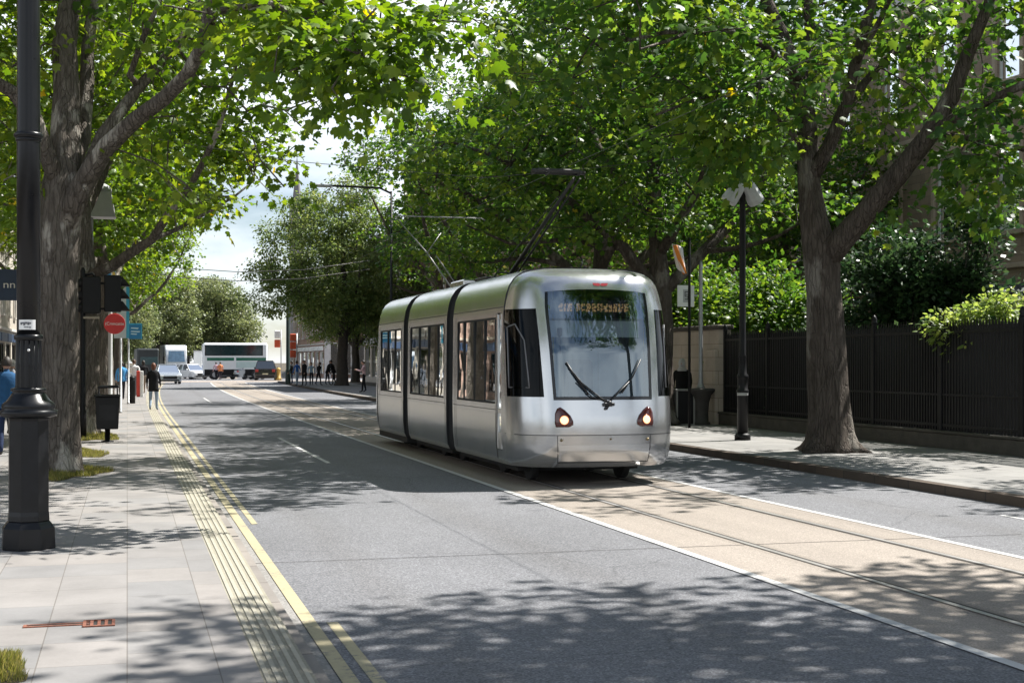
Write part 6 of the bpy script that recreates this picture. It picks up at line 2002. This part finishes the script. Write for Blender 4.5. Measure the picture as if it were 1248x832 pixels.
# navy hanging sign on the left
D = 46.0; ps = at(4, 440, D); px = F / D
Z_ = lambda v: CAMH - (v - HZ) / px
t = thing('hanging_sign', 'navy hanging shop sign with white lettering at the left picture edge', 'shop sign', (ps.x, ps.y, 0))
U = lambda u: (u - 4) / px
b = MB(); b.box(((U(-28) + U(21.5)) / 2, 0, (Z_(328) + Z_(366)) / 2), (U(21.5) - U(-28), .08, Z_(328) - Z_(366)), bev=.01); pn = b.build('panel', m_navy, t)
Mt = Matrix.Translation((U(11.0), -.045, Z_(347))) @ Matrix.Rotation(R(90), 4, 'X')
text_obj('nn', .34, 'lettering', m_white, pn, Mt, .003, sx=1.2)
b = MB()
xw = -7.0 - ps.x
for z in (Z_(330), Z_(364)): b.tube([(U(-27), 0, z), (xw, 0, z)], .03, 6)
b.build('bracket', m_black_matt, t)
# red shop signs near the dark pole
for (u, vs_, lab, Yc, cols) in ((338, (402, 424), 'red and white shop sign left of the dark green pole', 126, 1), (357, (406, 436), 'stack of orange red sign boxes right of the dark green pole', 118, 2)):
    xs_ = bgx(u, Yc); Dq = ST * xs_ + CT * Yc
    Z2 = lambda v: CAMH - (v - HZ) * Dq / F
    t = thing('shop_sign', lab, 'shop sign', (xs_, Yc, 0), 0, None)
    n = 2 if cols == 1 else 3
    m_sr = mat('sign_orange_red', (.62, .1, .04), .5, var=.15)
    for k in range(n):
        za = Z2(vs_[1]) + (Z2(vs_[0]) - Z2(vs_[1])) * (k + .06) / n; zb_ = Z2(vs_[1]) + (Z2(vs_[0]) - Z2(vs_[1])) * (k + .94) / n
        b = MB(); b.box((0, 0, (za + zb_) / 2), (.52, .18, zb_ - za), bev=.05); b.build('sign_box', m_sr if (k + cols) % 2 or cols == 2 else m_white, t)
    b = MB(); b.tube([(.33, 0, PZ), (.33, 0, Z2(vs_[0]))], .05, 6)
    for k in range(n): b.box((.29, 0, Z2(vs_[1]) + (Z2(vs_[0]) - Z2(vs_[1])) * (k + .5) / n), (.08, .06, .06))
    b.build('pole', m_grey, t)

# ================================================================== PEOPLE  (local forward = +y)
SKIN = mat('skin', (.42, .25, .18), .55, var=.06); HAIRS = {'dark': mat('hair_dark', (.02, .014, .01), .6, var=.3, scale=30), 'brown': mat('hair_brown', (.08, .04, .02), .6, var=.3, scale=30), 'grey': mat('hair_grey', (.35, .33, .31), .7, var=.2, scale=30), 'auburn': mat('hair_auburn', (.12, .04, .018), .6, var=.3, scale=30)}
SHOE = mat('shoe_dark', (.02, .018, .016), .6); SOLE = SHOE
CL = {}
def cloth_m(c):
    k = tuple(c)
    if k not in CL: CL[k] = mat('cloth_%d' % len(CL), k, .85, var=.15, scale=14, bump=.25, bscale=18, spec=.2)
    return CL[k]
def person(label, loc, rz, H=1.72, top=(.02, .02, .022), legs=(.03, .04, .07), hair='dark', stride=.25, arm=(.2, -.2), longhair=False, coat=None, lean=0.0, elbow=.35, reach=None, hood=None, group=None, female=False, sitlike=0.0):
    t = thing('person', label, 'person', loc, rz, group)
    k = H / 1.72
    V3 = lambda x, y, z: Vector((x * k, y * k, z * k))
    hipw, shw = (.095, .165) if female else (.09, .19)
    J = {}
    ly = lambda z: lean * max(0, z - .92) * .9
    J['pel'] = V3(0, 0, .93); J['spi'] = V3(0, ly(1.12), 1.12); J['che'] = V3(0, ly(1.32) - .01, 1.32); J['nek'] = V3(0, ly(1.46) - .0, 1.46); J['hd'] = V3(0, ly(1.54) + .02, 1.535)
    for s, sg in (('L', -1), ('R', 1)):
        st = stride * sg
        J['hip' + s] = V3(sg * hipw, 0, .88)
        kn = .46
        ky, fy = st * .5 + abs(st) * .12, st
        drop = .0
        J['kne' + s] = V3(sg * hipw * 1.0, ky, .47)
        lift = .06 if st < 0 else .0
        J['ank' + s] = V3(sg * hipw * .95, fy - (.02 if st > 0 else .0), .085 + lift)
        J['toe' + s] = V3(sg * hipw * 1.1, fy + .15, .035 + (lift * .3))
        J['sho' + s] = V3(sg * shw, ly(1.42), 1.405)
        an = arm[0 if sg < 0 else 1]
        if reach and s in reach:
            J['elb' + s] = V3(sg * (shw + .05), ly(1.2) + .12, 1.16); J['wri' + s] = V3(sg * (shw - .02), ly(1.2) + .36, 1.22); J['han' + s] = V3(sg * (shw - .05), ly(1.2) + .44, 1.25)
        else:
            J['elb' + s] = V3(sg * (shw + .055), ly(1.3) + math.sin(an) * .28, 1.405 - .285 * math.cos(an))
            a2 = an + elbow
            d = Vector((-.01 * sg, math.sin(a2), -math.cos(a2)))
            J['wri' + s] = J['elb' + s] + d * .25 * k; J['han' + s] = J['elb' + s] + d * .335 * k
    rad = {'pel': .125, 'spi': .115, 'che': .135, 'nek': .058, 'hd': .055}
    if female: rad.update({'pel': .13, 'spi': .1, 'che': .12, 'nek': .05, 'hd': .05})
    for s in 'LR': rad.update({'hip' + s: .092, 'kne' + s: .06, 'ank' + s: .042, 'toe' + s: .034, 'sho' + s: .062, 'elb' + s: .043, 'wri' + s: .028, 'han' + s: .034})
    names = list(J)
    ix = {n_: i for i, n_ in enumerate(names)}
    E = [('pel', 'spi'), ('spi', 'che'), ('che', 'nek'), ('nek', 'hd')]
    for s in 'LR': E += [('pel', 'hip' + s), ('hip' + s, 'kne' + s), ('kne' + s, 'ank' + s), ('ank' + s, 'toe' + s), ('che', 'sho' + s), ('sho' + s, 'elb' + s), ('elb' + s, 'wri' + s), ('wri' + s, 'han' + s)]
    me = bpy.data.meshes.new('body'); me.from_pydata([tuple(J[n_]) for n_ in names], [(ix[a], ix[c]) for a, c in E], []); me.update()
    o = bpy.data.objects.new('tmp', me); COL.objects.link(o)
    md = o.modifiers.new('skin', 'SKIN'); md.branch_smoothing = .6
    sd = me.skin_vertices[0].data
    for i, n_ in enumerate(names):
        r_ = rad[n_] * k
        fx_ = 1.0
        if n_ in ('pel', 'spi', 'che'): sd[i].radius = (r_ * 1.22, r_ * .82)
        else: sd[i].radius = (r_, r_)
        sd[i].use_root = (n_ == 'pel')
    ss = o.modifiers.new('sub', 'SUBSURF'); ss.levels = 2; ss.render_levels = 2
    dg = bpy.context.evaluated_depsgraph_get()
    m2 = bpy.data.meshes.new_from_object(o.evaluated_get(dg))
    bpy.data.objects.remove(o)
    b = MB()
    vs = [v.co.copy() for v in m2.vertices]
    seg = [(J[a], J[c], (a, c)) for a, c in E]
    def region(p):
        best, bn = 9, None
        for a, c, n_ in seg:
            d = c - a; f = max(0, min(1, (p - a).dot(d) / d.length_squared))
            dd = (p - a - d * f).length / max(rad[n_[0]], rad[n_[1]])
            if dd < best: best, bn = dd, n_
        if bn[1] in ('hd',) : return 0
        if bn[1][:3] == 'han': return 0
        if bn[1][:3] == 'toe': return 3
        if bn[1][:3] in ('hip', 'kne', 'ank'): return 2
        if bn == ('pel', 'spi'): return 1 if p.z > .97 * k else 2
        return 1
    for pl in m2.polygons:
        c = Vector((0, 0, 0))
        for vi in pl.vertices: c += vs[vi]
        c /= len(pl.vertices)
        b.f.append(list(pl.vertices)); b.mi.append(region(c)); b.sm.append(True)
    b.v = vs
    # head with face
    hc = J['hd'] + V3(0, .025, .085)
    b.sphere(hc, (.074 * k, .094 * k, .115 * k), 18, 14, 0)
    b.sphere(hc + V3(0, .03, -.05), (.055 * k, .06 * k, .06 * k), 12, 8, 0)
    b.prism([(-.014 * k, -.028 * k), (.014 * k, -.028 * k), (.006 * k, .02 * k), (-.006 * k, .02 * k)], 0.0, .034 * k, 'y', 0, Matrix.Translation(hc + V3(0, .082, 0)))
    for sg in (-1, 1):
        b.sphere(hc + V3(sg * .03, .083, .012), (.013 * k, .01 * k, .007 * k), 8, 6, 4)
        b.sphere(hc + V3(sg * .075, -.005, -.005), (.01 * k, .022 * k, .032 * k), 8, 6, 0)
    b.box(hc + V3(0, .089, -.058), (.045 * k, .008 * k, .008 * k), 4)
    # hands: palm is the end of the arm; five curled fingers
    for s, sg in (('L', -1), ('R', 1)):
        w0, h0 = J['wri' + s], J['han' + s]
        d = (h0 - w0).normalized()
        side_ = Vector((0, 1, 0)); side_ = (side_ - d * side_.dot(d)).normalized()
        inn = d.cross(side_) * (-sg)
        if inn.x * sg > 0: inn = -inn
        for q, ln_ in ((-.027, .062), (-.009, .075), (.009, .08), (.027, .072)):
            r0 = h0 + side_ * q * k - d * .005
            b.tube([r0, r0 + d * ln_ * .5 * k + inn * .006, r0 + d * ln_ * .85 * k + inn * .022, r0 + d * ln_ * k + inn * .036], [.0095 * k, .009 * k, .008 * k, .006 * k], 6, 0)
        r0 = w0 + d * .035 * k + side_ * .022 * k
        b.tube([r0, r0 + side_ * .025 * k + d * .025 * k + inn * .012, r0 + side_ * .032 * k + d * .055 * k + inn * .02], [.012 * k, .011 * k, .007 * k], 6, 0)
    bd = b.build('body', [SKIN, cloth_m(top), cloth_m(legs), SHOE, HAIRS['dark']], t)
    # hair
    hb = MB()
    nu, nv = 18, 10
    def hp(i, j):
        a = 2 * PI * i / (nu - 1)
        tm = PI * (.36 if math.sin(a) > .35 else .62 if not longhair else .66)
        if abs(math.sin(a)) <= .35: tm = PI * .52
        th_ = tm * j / (nv - 1)
        return hc + Vector((.083 * k * math.sin(th_) * math.cos(a), .103 * k * math.sin(th_) * math.sin(a) - .006 * k, .124 * k * math.cos(th_) + .002))
    hb.grid(hp, nu, nv)
    if longhair:
        hb.grid(lambda i, j: hc + V3((.08 - .012 * j) * math.cos(PI + PI * i / 8), -.02 + (.085 - .006 * j) * math.sin(PI + PI * i / 8), -.01 - .052 * j), 9, 5)
    ho = hb.build('hair', HAIRS[hair], t)
    md = ho.modifiers.new('th', 'SOLIDIFY'); md.thickness = .012; md.offset = 0
    if hood:
        hb = MB(); hb.sphere(hc + V3(0, -.012, .0), (.1 * k, .115 * k, .14 * k), 16, 12); hb.lathe([(.07 * k, 0), (.1 * k, -.05 * k), (.14 * k, -.13 * k), (.12 * k, -.15 * k)], 14, 0, True, Matrix.Translation(hc + V3(0, -.02, -.06)))
        hb.build('hood', cloth_m(hood), t)
    # jacket / coat body
    if coat:
        zl = .70 if coat == 'long' else .84
        rows = [(zl, .2, .145), (zl + .1, .19, .14), (1.0, .178, .128), (1.12, .172, .124), (1.25, .19, .132), (1.36, .2, .125), (1.43, .155, .1), (1.475, .085, .075)]
        if female: rows = [(z, a * .94, c * .96) for z, a, c in rows]
        hb = MB()
        n = 22
        def cp_(i, j):
            z, a, c = rows[j]
            an = 2 * PI * i / (n - 1)
            fold = 1 + .025 * math.sin(an * 5 + z * 9) * (1 if j < 3 else .4)
            return V3(a * math.cos(an) * fold, c * math.sin(an) * fold + ly(z), z)
        hb.grid(cp_, n, len(rows))
        jo = hb.build('jacket', cloth_m(top), t)
        md = jo.modifiers.new('th', 'SOLIDIFY'); md.thickness = .012; md.offset = 0
    return t
pz = PZ
p = gp(8, 556, PZ)
person('person in a blue jacket and navy trousers walking behind the black lamp column', (p.x, p.y, PZ), 0.05, 1.76, (.02, .075, .17), (.02, .03, .07), 'dark', .26, (.3, -.3), coat='short')
p = gp(15, 530, PZ)
person('grey-haired person mostly hidden by the lamp column beyond the blue jacket', (p.x, p.y, PZ), .2, 1.72, (.3, .3, .32), (.05, .05, .06), 'grey', .2, coat='short')
p = gp(187, 500, PZ)
person('person in a black jacket and pale blue jeans walking along the kerb', (p.x, p.y, PZ), -.12, 1.62, (.014, .014, .016), (.28, .36, .46), 'auburn', .27, (-.35, .35), True, 'long', female=True)
G_ = 'pedestrians waiting by the far right tree'
def far(label, u, v, rz, z=PZ, **kw):
    p = gp(u, v, z); return person(label, (p.x, p.y, z), rz, **kw)
far('person in dark clothes standing right beside the dark green pole', 356, 468.5, 1.2, H=1.7, group=G_, stride=.05, coat='short')
far('person in light blue jeans and a royal blue top beside the dark pole', 362, 470, .6, H=1.7, top=(.04, .14, .45), legs=(.4, .48, .58), group=G_, stride=.1)
far('person in a black jacket standing in front of the crowd', 371, 470.5, 2.2, H=1.75, top=(.012, .012, .014), legs=(.012, .012, .014), group=G_, stride=.1, coat='long')
far('person in a pale denim top among dark-dressed pedestrians', 379.5, 469.5, 3.0, H=1.6, top=(.3, .42, .55), legs=(.02, .025, .04), group=G_, stride=.08)
far('person in black leaning forward at the centre of the group', 388, 469.5, -.9, H=1.62, top=(.012, .012, .014), legs=(.02, .02, .025), group=G_, stride=.2, lean=.25)
far('person in a black coat stooping beside the tree trunk, left one of two', 399, 469, -1.3, H=1.74, top=(.012, .012, .013), legs=(.05, .05, .06), group=G_, stride=.12, lean=.35, coat='short')
far('person in a black coat stooping beside the tree trunk, nearest to the trunk', 407, 469.5, 1.3, H=1.76, top=(.013, .012, .014), legs=(.02, .02, .022), group=G_, stride=.12, lean=.3, coat='short')
far('person in a white shirt reaching out beside the far tree trunk', 420, 469.5, -1.3, H=1.72, top=(.72, .73, .74), legs=(.03, .025, .022), group=G_, stride=.1, reach='LR')
far('person in a pale pink shirt and black trousers at the kerb by the tram rear', 443.5, 478.3, 1.3, H=1.72, top=(.62, .42, .44), legs=(.013, .013, .015), group=G_, stride=.12, reach='LR')
far('person in a pink top crossing at the junction', 263.5, 463, .3, 0, H=1.7, top=(.6, .4, .45), legs=(.02, .02, .025), stride=.2, group='pedestrians crossing at the junction')
far('person in an orange top crossing at the junction', 268.5, 463, .1, 0, H=1.72, top=(.7, .26, .12), legs=(.05, .04, .05), stride=.2, group='pedestrians crossing at the junction', coat='short')
far('person in a white T-shirt standing behind the black bollard', 163.5, 483, .2, H=1.76, top=(.72, .72, .72), legs=(.2, .2, .22), hair='brown', stride=.1, group='people on the far left pavement')
far('person in a black top beside the red and white bollard', 175, 480, .4, H=1.72, top=(.014, .014, .016), legs=(.3, .24, .2), stride=.15, group='people on the far left pavement', longhair=True)
far('person in a bright blue jacket walking beyond the litter bin', 148.5, 487, .1, H=1.66, top=(.08, .3, .6), legs=(.03, .03, .04), stride=.22, group='people on the far left pavement', coat='short')
pc2 = at(831.5, 440, 38.2)
person('person in black with a pale hood standing behind the utility cabinet', (min(pc2.x, XF - .5), pc2.y, PZ), 2.6, 1.74, (.012, .012, .013), (.02, .02, .022), 'grey', .04, coat='short', hood=(.5, .5, .5))
